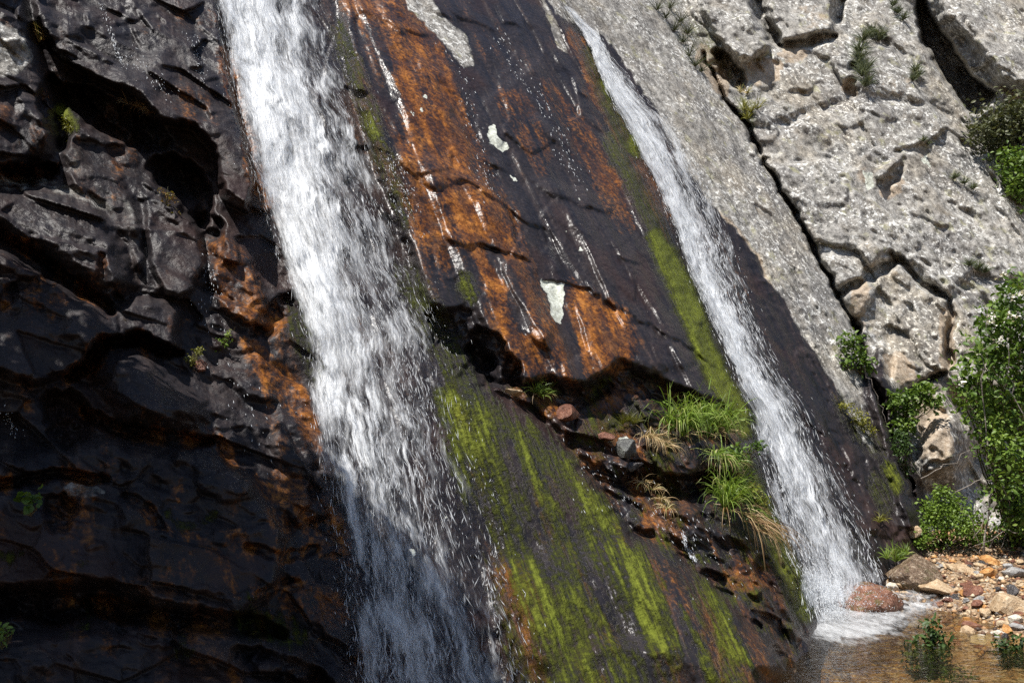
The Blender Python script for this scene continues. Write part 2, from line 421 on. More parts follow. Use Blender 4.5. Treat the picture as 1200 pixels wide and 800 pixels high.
crevice([(996, 95), (1000, 112)], 4, 0.3, 4)
crevice([(995, 78), (1008, 88)], 3, 0.2, 3)
for a, b in (((1068, 250), (1090, 262)), ((985, 150), (998, 175)), ((915, 140), (930, 150)), ((960, 180), (975, 190)), ((925, 110), (945, 112)), ((1020, 270), (1035, 280)), ((1130, 250), (1160, 280)), ((1085, 200), (1110, 240)), ((1075, 300), (1090, 310))):
    crevice([a, b], 1.4, 0.07, 2)
raise_([(1000, 325), (1040, 316), (1020, 360), (1002, 375), (990, 352)], 0.12, 5)
# hollow under the overhanging boulder, and the ground stepping back behind the shrubs at the right
HOLLOW = [(1068, -40), (1085, 0), (1110, 40), (1140, 90), (1172, 112), (1150, 135), (1132, 130), (1108, 95), (1078, 50)]
raise_(HOLLOW, -1.9, 5)
BOULDER_B = [(1078, -180), (1084, -10), (1104, 26), (1130, 48), (1148, 74), (1168, 98), (1192, 108), (1420, 120), (1420, -180)]
raise_(BOULDER_B, 0.9, 16, (0.0, 0.0012))
raise_([(1140, 140), (1185, 120), (1400, 110), (1400, 330), (1240, 320), (1200, 250), (1170, 200)], -0.5, 14)
raise_([(1112, 455), (1230, 470), (1400, 450), (1400, 640), (1180, 630), (1120, 560)], -0.7, 20)
raise_([(1075, 520), (1095, 490), (1130, 480), (1150, 500), (1140, 540), (1110, 560), (1080, 560)], 0.45, 14)
raise_([(1070, 565), (1140, 560), (1180, 600), (1150, 640), (1085, 640)], -0.35, 14)

ap = sdf(APRON, 110, 0.8)
H -= 0.17 * mE * sstep(7, -5, ap) * sstep(-95, -10, ap)
H = blur(H, 1, 1).astype(np.float32)
Z = Zb - H
PT = np.stack([RX * Z, RY * Z, CAMZ + RZ * Z], -1).astype(np.float32)

def grid_at(A, px, py):
    fx = np.clip((np.asarray(px, dtype=np.float64) - X0) / STEP, 0, NX - 1.01); fy = np.clip((np.asarray(py, dtype=np.float64) - Y0) / STEP, 0, NY - 1.01)
    ix = fx.astype(int); iy = fy.astype(int); u = fx - ix; v = fy - iy
    if A.ndim == 3: u = u[..., None]; v = v[..., None]
    return (A[iy, ix] * (1 - u) + A[iy, ix + 1] * u) * (1 - v) + (A[iy + 1, ix] * (1 - u) + A[iy + 1, ix + 1] * u) * v
def at(px, py, lift=0.0):
    """the point of the rock surface seen at a photo pixel, brought forward by lift metres"""
    z = float(grid_at(Z, px, py)) - lift
    X, Y, Zz = rays(px, py)
    return Vector((X * z, Y * z, CAMZ + Zz * z))
ZS = blur(Z, 7)

# ------------------------------------------------------------------ what the rock carries: rust, moss, dry lichen crust, pale scabs (material masks)
def vmax(*a):
    r = a[0]
    for b in a[1:]: r = np.maximum(r, b)
    return r
carpet_rust = 0.55 * pmask([(520, 455), (600, 470), (722, 606), (800, 680), (920, 790), (900, 880), (640, 980), (560, 700)], 26) * sstep(-.2, .25, fbm(S * 2.2, T * .6, 3, 87))
RUST_MAIN = [(372, -180), (455, -180), (490, 0), (520, 50), (548, 120), (566, 190), (600, 240), (632, 305), (655, 375), (684, 452), (640, 456), (605, 446), (565, 400), (520, 345), (480, 270), (445, 200), (415, 110), (395, 40)]
rust = 0.85 * pmask(RUST_MAIN, 22)
rust = vmax(rust, 0.98 * pmask([(470, 120), (530, 110), (575, 200), (622, 290), (660, 400), (640, 450), (600, 420), (560, 360), (530, 280), (490, 200)], 24))
rust = vmax(rust, 0.95 * pmask([(655, 320), (690, 340), (735, 362), (752, 400), (735, 440), (690, 448), (668, 400)], 14))
rust = vmax(rust, 0.6 * lmask([(590, 110), (606, 130), (640, 200)], 10, 16), 0.62 * lmask([(690, 90), (712, 120), (760, 210), (785, 275)], 12, 14))
rust = vmax(rust, 0.55 * lmask([(640, 100), (690, 180), (735, 265)], 9, 18), 0.75 * lmask([(668, 35), (690, 85), (705, 130)], 6, 8), 0.8 * lmask([(705, 195), (722, 225)], 8, 8))
rust = vmax(rust, mE * (0.42 + 0.34 * sstep(-0.1, 0.3, fbm(PX / 50, PY / 50, 3, 81))))
rust = vmax(rust, 0.66 * pmask([(560, 660), (610, 650), (640, 700), (650, 790), (640, 860), (590, 860), (580, 720)], 22), 0.5 * pmask([(520, 460), (560, 470), (580, 560), (560, 620), (540, 560)], 14))
rust = vmax(rust, 0.62 * pmask([(745, 640), (800, 660), (900, 740), (930, 800), (900, 860), (820, 760), (770, 690)], 24))
rust = vmax(rust, 0.8 * lmask([(288, 402), (320, 440), (350, 470), (372, 520)], 10, 12), 0.72 * pmask([(243, 285), (262, 268), (300, 300), (312, 345), (318, 385), (280, 380), (250, 345)], 10))
rust = vmax(rust, 0.7 * lmask([(243, 500), (255, 520), (300, 565), (330, 590)], 5, 9), 0.66 * lmask([(330, 560), (360, 590), (400, 650)], 16, 18), 0.7 * lmask([(172, 596), (200, 622), (240, 635), (262, 662), (278, 700)], 5, 6))
rust = vmax(rust, 0.7 * lmask([(260, 60), (285, 130), (300, 200), (330, 260)], 9, 12), 0.62 * lmask([(52, 640), (66, 670), (80, 695)], 8, 9), 0.6 * lmask([(330, 690), (400, 720)], 16, 20), 0.6 * lmask([(75, 565), (105, 585)], 10, 9))
rust = vmax(rust, mL * 0.46 * sstep(-0.05, 0.4, fbm(PX / 90, PY / 60, 4, 82)))
rust = np.maximum(rust, 0.28 * slabby * sstep(0.0, 0.4, fbm(S * 1.6, T * 0.35, 4, 83)))
rust = np.maximum(rust, mL * 0.62 * sstep(0.0, 0.4, fbm(PX / 60, PY / 80, 4, 88)) * sstep(380, 560, PY))
rust = np.maximum(rust, mL * CREVMAP * np.clip(0.55 + 0.9 * fbm(PX / 38, PY / 38, 3, 86), 0, .85))
rust = np.maximum(rust, carpet_rust)
rust -= 0.8 * lmask([(575, 290), (598, 330), (615, 385)], 5, 8) + 0.7 * pmask([(530, 290), (560, 320), (575, 380), (590, 440), (545, 430), (520, 370)], 16) + 0.75 * lmask([(612, 240), (640, 320), (668, 400), (682, 448)], 4, 6)
rust -= 0.5 * pmask([(400, 20), (440, 30), (470, 120), (465, 180), (430, 120)], 16)

streak1 = fbm(S * 9, T * 0.9, 4, 90); streak2 = fbm(S * 22, T * 2.0, 3, 91)
low = fbm(S * 3.2 + .3 * fbm(S * 4, T * 2, 2, 95), T * 0.75, 4, 92)
carpet = pmask([(520, 455), (560, 455), (600, 480), (650, 530), (722, 606), (742, 640), (800, 690), (880, 780), (900, 880), (660, 980), (600, 800), (570, 680), (548, 560)], 26)
moss = carpet * np.clip(0.68 + 0.80 * low + 0.22 * streak1 - 0.22 * sstep(640, 780, PX) , 0.05, 1.0)
moss = np.maximum(moss, mE * np.clip(0.30 + 0.9 * fbm(PX / 40, PY / 40, 3, 93), 0, .6))
for pts, w in (([(588, 545), (606, 590), (618, 615)], 11), ([(528, 470), (552, 560), (578, 650)], 7), ([(640, 535), (672, 580), (716, 614)], 11), ([(648, 628), (664, 680), (672, 700)], 5),
               ([(600, 640), (635, 690), (664, 724)], 12), ([(684, 665), (690, 710), (700, 740)], 8), ([(745, 650), (790, 720), (822, 800), (835, 860)], 10), ([(692, 755), (712, 800), (725, 850)], 12),
               ([(610, 650), (640, 720), (690, 800)], 9), ([(625, 505), (640, 545), (655, 570)], 6), ([(560, 480), (600, 530)], 8), ([(720, 640), (745, 700), (780, 760)], 7), ([(770, 640), (840, 720), (880, 780)], 10)):
    moss = np.maximum(moss, 0.88 * lmask(pts, w * 0.5, 40, 3.0) * sstep(-0.6, 0.3, low + 0.5 * streak1))
for pts, w, a in (([(768, 275), (798, 335), (828, 410), (856, 470), (874, 505)], 9, 1.0), ([(742, 160), (746, 182)], 4, 0.9), ([(690, 60), (712, 110), (738, 178)], 8, 0.62), ([(708, 95), (716, 115)], 4, .9),
                  ([(880, 575), (905, 620), (925, 670), (945, 720)], 10, 0.85), ([(865, 540), (890, 580)], 9, 0.8), ([(428, 130), (440, 160)], 4, .8), ([(395, 30), (425, 110), (455, 200), (475, 260)], 8, .5),
                  ([(475, 320), (520, 400), (555, 480)], 14, .52), ([(545, 325), (552, 350)], 5, .7), ([(70, 128), (85, 150)], 5, .95), ([(1040, 545), (1052, 572)], 5, .8), ([(985, 470), (1030, 530)], 9, .45), ([(1025, 560), (1040, 600)], 7, .5),
                  ([(845, 600), (900, 660)], 10, .55), ([(712, 160), (750, 230), (770, 270)], 7, .6), ([(870, 120), (882, 148)], 5, .7), ([(815, 30), (845, 75)], 8, .55), ([(350, 360), (372, 440)], 14, .45), ([(280, 725), (350, 745)], 12, .55)):
    moss = np.maximum(moss, a * lmask(pts, w * 0.7, w * 1.6 + 6))
moss = np.maximum(moss, 0.5 * mL * sstep(0.25, 0.5, fbm(PX / 60, PY / 45, 3, 84)) * sstep(480, 620, PY))

# dry lichen-crusted rock: everything right of the wet strip
WET_EDGE = [(600, -180), (628, -20), (650, 18), (690, 40), (705, 48), (735, 85), (765, 130), (800, 200), (835, 245), (868, 285), (905, 340), (940, 395), (962, 430), (985, 470), (1010, 520), (1035, 560), (1060, 600), (1090, 660), (1130, 960)]
sd = sdf(WET_EDGE + [(1600, 960), (1600, -180)], 60, 1.4)
dry = sstep(-3, 12, sd)
dry = np.maximum(dry, 0.9 * pmask([(462, -60), (500, -10), (522, 20), (546, 40), (556, 80), (540, 78), (522, 55), (495, 25), (478, 10)], 5))
dry = np.maximum(dry, 0.8 * pmask([(628, -20), (650, 18), (668, 66), (655, 60), (640, 20)], 5))
dry = np.maximum(dry, 0.62 * pmask([(-190, 40), (0, 22), (30, 40), (42, 70), (20, 90), (-190, 100)], 8))
dry = np.maximum(dry, 0.42 * lmask([(-20, 214), (40, 214), (80, 224), (128, 244)], 5, 10)); dry = np.maximum(dry, 0.36 * lmask([(140, 225), (152, 262), (166, 310)], 6, 8))
dry = np.maximum(dry, 0.36 * lmask([(85, 170), (100, 205)], 9, 8)); dry = np.maximum(dry, .42 * lmask([(75, 572), (118, 576)], 6, 8))
dry = np.maximum(dry, 0.30 * lmask([(560, 90), (575, 200), (625, 290), (642, 330)], 4, 9))
dry *= 1 - 0.9 * pmask([(1030, 400), (1060, 500), (1088, 590), (1095, 650), (1050, 620), (1020, 520), (1005, 440)], 14)
fresh = 0.7 * lmask([(838, 250), (870, 290), (905, 345)], 6, 9) * (dry > 0.4)      # ochre rim beside the wet strip
for pts, w in (([(1035, 225), (1055, 215)], 8), ([(912, 78), (880, 90)], 10), ([(915, 65), (940, 62)], 6), ([(820, 55), (850, 110)], 8), ([(1012, 330), (1004, 372)], 7), ([(1112, 360), (1108, 430)], 6), ([(1040, 420), (1070, 440)], 12), ([(1088, 470), (1100, 540)], 16), ([(992, 95), (1000, 110)], 5)):
    fresh = np.maximum(fresh, 0.8 * lmask(pts, w, 8))
fresh = np.maximum(fresh, 0.5 * m3 * sstep(0.15, 0.5, fbm(PX / 70, PY / 70, 4, 85)))
pale = vmax(pmask([(572, 150), (582, 146), (590, 158), (597, 172), (590, 178), (582, 172), (575, 164)], 2, 1.5), pmask([(636, 325), (650, 332), (661, 336), (659, 360), (658, 377), (648, 374), (644, 352)], 2, 1.5),
            0.8 * pmask([(596, 204), (603, 208), (606, 214), (600, 213)], 2), 0.9 * pmask([(722, 515), (735, 510), (748, 520), (738, 527)], 3), pmask([(1010, 202), (1020, 205), (1024, 220), (1014, 224)], 3), pmask([(1085, 180), (1090, 196)] + [(1078, 188)], 3))
pale = np.maximum(pale, 0.75 * slabby * (1 - mG) * sstep(.42, .56, fbm(PX / 14, PY / 20, 3, 97)) * sstep(.1, .4, fbm(PX / 90, PY / 120, 2, 98)))
flowv = np.stack([S, T, np.zeros_like(S)], -1)
sheen = np.clip(1 - 0.72 * mL * (0.75 + 0.6 * fbm(PX / 60, PY / 60, 3, 99)), 0, 1)          # the left wall is damp rather than running with water

# ------------------------------------------------------------------ node helper
class NG:
    def __init__(s, name):
        s.mat = bpy.data.materials.new(name); s.mat.use_nodes = True
        s.t = s.mat.node_tree; s.t.nodes.clear()
        s.out = s.t.nodes.new('ShaderNodeOutputMaterial')
    def n(s, typ, **kw):
        nd = s.t.nodes.new(typ)
        for k, v in kw.items(): setattr(nd, k, v)
        return nd
    def put(s, sock, v):
        if isinstance(v, bpy.types.NodeSocket): s.t.links.new(v, sock)
        elif isinstance(v, (tuple, list)) and len(v) == 3 and sock.type == 'RGBA': sock.default_value = (*v, 1)
        else: sock.default_value = v
    def attr(s, name, vec=False):
        nd = s.n('ShaderNodeAttribute', attribute_name=name); return nd.outputs['Vector' if vec else 'Fac']
    def math(s, op, a, b=0.0, c=None, clamp=False):
        nd = s.n('ShaderNodeMath', operation=op, use_clamp=clamp); s.put(nd.inputs[0], a); s.put(nd.inputs[1], b)
        if c is not None: s.put(nd.inputs[2], c)
        return nd.outputs[0]
    def scale(s, v, sc):
        nd = s.n('ShaderNodeVectorMath', operation='MULTIPLY'); s.put(nd.inputs[0], v); nd.inputs[1].default_value = sc; return nd.outputs[0]
    def noise(s, vec, sc=1.0, det=4, rough=0.55, dist=0.0, off=None):
        nd = s.n('ShaderNodeTexNoise'); 
        if off is not None:
            a = s.n('ShaderNodeVectorMath', operation='ADD'); s.put(a.inputs[0], vec); a.inputs[1].default_value = off; vec = a.outputs[0]
        s.put(nd.inputs['Vector'], vec); nd.inputs['Scale'].default_value = sc; nd.inputs['Detail'].default_value = det
        nd.inputs['Roughness'].default_value = rough; nd.inputs['Distortion'].default_value = dist
        return nd.outputs['Fac']
    def step(s, a, b, x):
        nd = s.n('ShaderNodeMapRange', interpolation_type='SMOOTHSTEP'); s.put(nd.inputs['Value'], x)
        nd.inputs['From Min'].default_value = a; nd.inputs['From Max'].default_value = b; return nd.outputs[0]
    def lin(s, x, a, b, c, d):
        nd = s.n('ShaderNodeMapRange'); s.put(nd.inputs['Value'], x)
        for k, v in zip(('From Min', 'From Max', 'To Min', 'To Max'), (a, b, c, d)): nd.inputs[k].default_value = v
        return nd.outputs[0]
    def ramp(s, fac, stops):
        nd = s.n('ShaderNodeValToRGB'); e = nd.color_ramp.elements
        while len(e) < len(stops): e.new(0.5)
        for el, (p, c) in zip(e, stops): el.position = p; el.color = (*c, 1)
        s.put(nd.inputs[0], fac); return nd.outputs[0]
    def mix(s, f, a, b, blend='MIX'):
        nd = s.n('ShaderNodeMix', data_type='RGBA', blend_type=blend); s.put(nd.inputs[0], f); s.put(nd.inputs[6], a); s.put(nd.inputs[7], b); return nd.outputs[2]
    def fmix(s, f, a, b):
        nd = s.n('ShaderNodeMix', data_type='FLOAT'); s.put(nd.inputs[0], f); s.put(nd.inputs[2], a); s.put(nd.inputs[3], b); return nd.outputs[0]
    def bump(s, h, strength=0.5, dist=0.02, normal=None):
        nd = s.n('ShaderNodeBump'); nd.inputs['Strength'].default_value = strength; nd.inputs['Distance'].default_value = dist
        s.put(nd.inputs['Height'], h)
        if normal is not None: s.put(nd.inputs['Normal'], normal)
        return nd.outputs[0]
    def bsdf(s, base, rough, normal=None, spec=0.5, **kw):
        nd = s.n('ShaderNodeBsdfPrincipled'); s.put(nd.inputs['Base Color'], base); s.put(nd.inputs['Roughness'], rough)
        s.put(nd.inputs['Specular IOR Level'], spec)
        if normal is not None: s.put(nd.inputs['Normal'], normal)
        for k, v in kw.items(): s.put(nd.inputs[k], v)
        return nd.outputs[0]
    def done(s, sh):
        s.t.links.new(sh, s.out.inputs['Surface']); return s.mat
    def pos(s):
        return s.n('ShaderNodeNewGeometry').outputs['Position']
    def obj(s):
        return s.n('ShaderNodeTexCoord').outputs['Object']

def rock_material():
    g = NG('cliff rock')
    fl = g.attr('flow', True); p = g.pos()
    streak = g.noise(g.scale(fl, (7, 0.9, 1)), 1, 6, 0.62, 0.4)
    streakf = g.noise(g.scale(fl, (30, 3.0, 1)), 1, 4, 0.6)
    fine = g.noise(p, 26, 7, 0.68)
    mid = g.noise(p, 5.5, 6, 0.62, 0.3)
    big = g.noise(p, 1.3, 4, 0.55, off=(7, 3, 1))
    # wet dark schist
    grit = g.noise(p, 70, 3, 0.6, off=(1, 6, 2))
    f = g.math('ADD', g.math('MULTIPLY', streak, 0.50), g.math('ADD', g.math('MULTIPLY', fine, 0.38), g.math('MULTIPLY', grit, 0.12)))
    wet = g.ramp(f, [(0.32, (.006, .006, .009)), (0.45, (.016, .014, .016)), (0.55, (.027, .021, .021)), (0.67, (.066, .050, .046))])
    wet = g.mix(g.step(0.52, 0.66, big), wet, g.mix(0.45, wet, (.040, .020, .015)))
    # rust
    rf0 = g.math('ADD', g.attr('rust'), g.math('ADD', g.math('MULTIPLY', g.math('SUBTRACT', streak, 0.5), 2.0), g.math('MULTIPLY', g.math('SUBTRACT', fine, 0.5), 1.5)))
    rf = g.math('MULTIPLY', g.step(0.36, 1.10, rf0), g.lin(g.step(0.40, 0.56, g.noise(g.scale(fl, (4, 1.6, 1)), 1, 6, .65, .5, (2, 8, 1))), 0, 1, 0.45, 1.0))
    rc = g.ramp(g.math('ADD', g.math('MULTIPLY', mid, 0.45), g.math('ADD', g.math('MULTIPLY', fine, 0.35), g.math('MULTIPLY', grit, 0.20))), [(0.32, (.018, .008, .005)), (0.44, (.060, .021, .007)), (0.52, (.19, .066, .012)), (0.59, (.34, .130, .022)), (0.70, (.48, .23, .07))])
    col = g.mix(rf, wet, rc)
    # moss and algae
    mf0 = g.math('ADD', g.attr('moss'), g.math('ADD', g.math('MULTIPLY', g.math('SUBTRACT', streakf, 0.5), 1.3), g.math('MULTIPLY', g.math('SUBTRACT', fine, 0.5), 1.6)))
    mf = g.step(0.28, 0.88, mf0)
    mc = g.ramp(g.math('ADD', g.math('MULTIPLY', g.attr('moss'), 0.42), g.math('ADD', g.math('MULTIPLY', fine, 0.30), g.math('MULTIPLY', streakf, 0.36))), [(0.40, (.020, .022, .006)), (0.56, (.050, .060, .008)), (0.66, (.070, .080, .010)), (0.80, (.175, .205, .023))])
    col = g.mix(g.math('MULTIPLY', mf, 0.93), col, mc)
    # dry lichen crust
    d1 = g.math('ADD', g.math('MULTIPLY', g.noise(p, 9, 8, 0.72), .6), g.math('MULTIPLY', g.noise(g.scale(fl, (13, 3.5, 1)), 1, 7, 0.7, .3), .4)); d2 = g.noise(p, 17, 5, 0.65, off=(3, 9, 4)); d3 = g.noise(p, 2.2, 5, 0.6, off=(1, 2, 8))
    dc = g.ramp(d1, [(0.34, (.05, .048, .044)), (0.43, (.15, .143, .130)), (0.51, (.27, .258, .235)), (0.61, (.42, .405, .37))])
    dc = g.mix(g.math('MULTIPLY', g.step(0.48, 0.70, d3), 0.55), dc, g.mix(0.5, dc, (.34, .29, .22)))
    dc = g.mix(g.step(.46, .62, g.noise(p, 1.1, 4, .6, off=(3, 3, 7))), dc, g.mix(1.0, dc, (.70, .70, .72), 'MULTIPLY'))
    vor = g.n('ShaderNodeTexVoronoi', feature='SMOOTH_F1'); vor.inputs['Scale'].default_value = 11; vor.inputs['Smoothness'].default_value = .3; g.put(vor.inputs['Vector'], g.scale(p, (1, 1, 1)))
    dc = g.mix(g.math('MULTIPLY', g.step(0.53, 0.60, d2), g.step(.38, .55, g.noise(p, 1.7, 4, .6, off=(8, 2, 2)))), dc, (.60, .595, .56))
    dc = g.mix(g.math('MULTIPLY', g.step(.50, .64, g.noise(p, 0.8, 5, .65, off=(2, 7, 7))), .5), dc, g.mix(1.0, dc, (1.0, .90, .74), 'MULTIPLY'))
    dc = g.mix(g.step(.56, .70, g.noise(p, 48, 4, .7, off=(2, 2, 9))), dc, (.07, .067, .06))
    dc = g.mix(g.math('MULTIPLY', g.step(0.60, 0.66, g.noise(p, 24, 4, 0.6, off=(5, 5, 1))), 0.8), dc, (.05, .048, .045))
    dc = g.mix(g.math('MULTIPLY', g.step(0.58, 0.68, g.noise(p, 4, 5, 0.6, off=(9, 1, 1))), 0.45), dc, (.30, .29, .15))
    ff = g.step(0.35, 0.75, g.math('ADD', g.attr('fresh'), g.math('MULTIPLY', g.math('SUBTRACT', mid, 0.5), 1.4)))
    dc = g.mix(g.math('MULTIPLY', ff, 0.65), dc, g.ramp(fine, [(0.3, (.15, .10, .06)), (0.5, (.37, .28, .19)), (0.7, (.50, .43, .34))]))
    df = g.step(0.34, 0.60, g.math('ADD', g.attr('dry'), g.math('MULTIPLY', g.math('SUBTRACT', d1, 0.5), 0.9)))
    dc = g.mix(g.math('MULTIPLY', mf, 0.7), dc, mc)
    dc = g.mix(1.0, dc, (1.05, 1.05, 1.06), 'MULTIPLY')
    col = g.mix(df, col, dc)
    pf = g.step(0.42, 0.66, g.math('ADD', g.attr('pale'), g.math('MULTIPLY', g.math('SUBTRACT', fine, 0.5), 1.7)))
    col = g.mix(pf, col, g.mix(g.step(.4, .6, fine), (.36, .37, .31), (.58, .60, .53)))
    # gloss: a film of water on the dark rock, none on the crust
    wr = g.lin(g.math('ADD', g.math('MULTIPLY', streak, .5), g.math('MULTIPLY', mid, .5)), 0.35, 0.65, 0.27, 0.46)
    wr = g.math('ADD', wr, g.math('MULTIPLY', g.math('SUBTRACT', 1.0, g.attr('sheen')), 0.16))
    rough = g.fmix(df, g.fmix(mf, g.fmix(g.math('MULTIPLY', rf, .5), wr, 0.42), 0.6), 0.92)
    spec = g.fmix(g.math('MAXIMUM', df, mf), g.lin(g.attr('sheen'), 0, 1, 0.12, 0.27), 0.10)
    drip = g.noise(g.scale(fl, (34, 11, 1)), 1, 2, .5)
    film = g.step(.58, .76, g.noise(g.scale(fl, (3.2, .9, 1)), 1, 5, .6, .6, (4, 4, 1)))
    film = g.math('MULTIPLY', film, g.attr('sheen'))
    rough = g.fmix(g.math('MULTIPLY', film, g.math('SUBTRACT', 1.0, df)), rough, 0.20)
    streakb = g.noise(g.scale(fl, (7, 0.9, 1)), 1, 3, 0.55, 0.4); fineb = g.noise(p, 22, 2.2, 0.5); midb = g.noise(p, 5.5, 3, 0.6, 0.3)
    hw = g.math('ADD', g.math('MULTIPLY', drip, g.math('MULTIPLY', film, .35)), g.math('MULTIPLY', streakb, 0.5))
    hw = g.math('ADD', hw, g.math('ADD', g.math('ADD', g.math('MULTIPLY', fineb, 0.42), g.math('MULTIPLY', g.math('MULTIPLY', mf, fine), 1.3)), g.math('ADD', g.math('MULTIPLY', midb, 0.36), g.math('MULTIPLY', g.math('MULTIPLY', g.math('SUBTRACT', 1.0, g.attr('sheen')), fine), 0.55))))
    hd = g.math('ADD', g.math('MULTIPLY', d1, 1.2), g.math('ADD', g.math('MULTIPLY', d2, 0.5), g.math('MULTIPLY', fine, .5)))
    nrm_ = g.bump(g.fmix(df, hw, hd), 0.75, 0.035)
    return g.done(g.bsdf(col, rough, nrm_, spec))
M_ROCK = rock_material()

# ------------------------------------------------------------------ the cliff, one mesh per body of rock
PIECES = [  # name, label, category, kind, outline
    ('rock_face', 'dark wet layered rock face left of the larger waterfall', None, 'structure', LEFT),
    ('rock_apron', 'rounded moss-striped foot of rock beside the larger waterfall', None, 'structure', APRON),
    ('rock_ledge', 'broken rusty rock shelf carrying grass between the two waterfalls', None, 'structure', LEDGE),
    ('rock_slab', 'tall smooth rust-stained wet slab between the two waterfalls', None, 'structure', SLAB_TOE),
    ('overhanging_slab', 'smooth dark wet slab overhanging the black hollow left of the larger waterfall', 'rock', 'thing', UPPER),
    ('boulder', 'purplish grey rounded boulder wedged in front of the black hollow', 'boulder', 'thing', BOULDER_A),
    ('rock_block', 'brown angular block with a pale flat top under the wedged boulder', 'rock', 'thing', LEDGE_A),
    ('rock_rib', 'shiny steep rib of rock running down from the mossy lip of the hollow', 'rock', 'thing', RIB),
    ('rock_block', 'smooth dark grey wedge of rock right of the shiny rib', 'rock', 'thing', FACE_A),
    ('rock_block', 'broad flat dark block between the slanting crack and the jagged black gap', 'rock', 'thing', FACE_B),
    ('rock_block', 'jutting dark ledge block below the jagged black gap', 'rock', 'thing', LEDGE_B),
    ('rock_block', 'wide dim wall block above the lowest black crevice', 'rock', 'thing', LEDGE_C),
    ('rock_block', 'lowest dim brown rock under the long horizontal crevice', 'rock', 'thing', TOE),
    ('rock_rib', 'rust-brown glistening rib of rock close to the larger waterfall', 'rock', 'thing', RUSTY_RIB),
    ('cliff_block', 'pale lichen-covered block in the cliff with a black gap on its lower left', 'rock', 'thing', BLOCK_A),
    ('cliff_block', 'small squarish lichen block between two dark notches at the cliff top', 'rock', 'thing', BLOCK_B),
    ('cliff_block', 'pale crusty block carrying the two grey-green tussocks', 'rock', 'thing', BLOCK_C),
    ('cliff_block', 'largest lichen-crusted grey block with a tan-floored notch in its middle', 'rock', 'thing', BLOCK_D),
    ('cliff_block', 'whitish block under the slanting open joint, split by a rusty crack on its right', 'rock', 'thing', BLOCK_E),
    ('overhanging_boulder', 'big rounded grey boulder overhanging a black hollow at the cliff top', 'boulder', 'thing', BOULDER_B),
    ('cliff_block', 'small pale block beside the white-blossomed shrub', 'rock', 'thing', BLOCK_F),
]
cx = (gx[:-1] + gx[1:]) / 2; 
RID = np.zeros(PX.shape, np.int32)
RID[s2 > 0] = 100; RID[s3 > 0] = 101
for k, pc_ in enumerate(PIECES):
    RID[sdf(pc_[4], 20, 1.0) > 0] = k + 1
def emit_piece(name, rid, label, cat, kind):
    q = (RID == rid)[:-1, :-1]
    if not q.any(): return None
    jj, ii = np.nonzero(q)
    v00 = jj * NX + ii
    F = np.stack([v00, v00 + NX, v00 + NX + 1, v00 + 1], -1)
    used, inv = np.unique(F, return_inverse=True)
    F = inv.reshape(F.shape)
    V = PT.reshape(-1, 3)[used]
    at_ = {'rust': rust.ravel()[used], 'moss': moss.ravel()[used], 'dry': dry.ravel()[used], 'pale': pale.ravel()[used], 'fresh': fresh.ravel()[used], 'sheen': sheen.ravel()[used], 'flow': flowv.reshape(-1, 3)[used]}
    o = mesh_obj(name, V, F, M_ROCK, attrs=at_, origin=V.mean(0))
    return tag(o, label, cat, None, kind)
emit_piece('cliff', 0, 'wet dark rock in the joints between the blocks', None, 'structure')
emit_piece('grey_slab', 100, 'long grey lichen slab beside the smaller waterfall, left of the black crack', None, 'structure')
emit_piece('lichen_cliff', 101, 'sunlit lichen-grey cliff at the back behind the shrubs', None, 'structure')
for k, (nm, lb, ct, kd, pl_) in enumerate(PIECES): emit_piece(nm, k + 1, lb, ct, kd)

# ------------------------------------------------------------------ falling water
def water_material(name, seed, lo, hi, maxa, fine=1.0):
    g = NG(name)
    fl = g.attr('flow', True)
    off = (seed * 3.7, seed * 1.3, seed * 0.7)
    nA = g.noise(g.scale(fl, (6.5, 2.2, 1)), 1, 5, 0.6, 0.6, off)
    nB = g.noise(g.scale(fl, (30 * fine, 3.4, 1)), 1, 4, 0.62, 0.25, off)
    nC = g.noise(g.scale(fl, (95 * fine, 9, 1)), 1, 3, 0.65, 0.0, off)
    m = g.math('ADD', g.math('MULTIPLY', nA, 1.0), g.math('ADD', g.math('MULTIPLY', nB, 0.55), g.math('MULTIPLY', nC, 0.21)))
    m = g.math('SUBTRACT', m, 0.38)
    m = g.math('ADD', m, g.math('MULTIPLY', g.math('SUBTRACT', g.attr('dens'), 0.5), 0.50))
    a = g.math('MULTIPLY', g.step(lo, hi, m), maxa)
    a = g.math('MULTIPLY', a, g.step(0.02, 0.22, g.attr('dens')))
    nb = g.bump(g.math('ADD', nB, g.math('ADD', nA, g.math('MULTIPLY', nC, .5))), 0.8, 0.03)
    white = g.bsdf((.86, .88, .90), 0.35, nb, 0.4)
    tr = g.n('ShaderNodeBsdfTranslucent'); tr.inputs[0].default_value = (.8, .83, .86, 1)
    m1 = g.n('ShaderNodeMixShader'); m1.inputs[0].default_value = 0.25; g.put(m1.inputs[1], white); g.put(m1.inputs[2], tr.outputs[0])
    tp = g.n('ShaderNodeBsdfTransparent')
    m2 = g.n('ShaderNodeMixShader'); g.put(m2.inputs[0], a); g.put(m2.inputs[1], tp.outputs[0]); g.put(m2.inputs[2], m1.outputs[0])
    return g.done(m2.outputs[0])
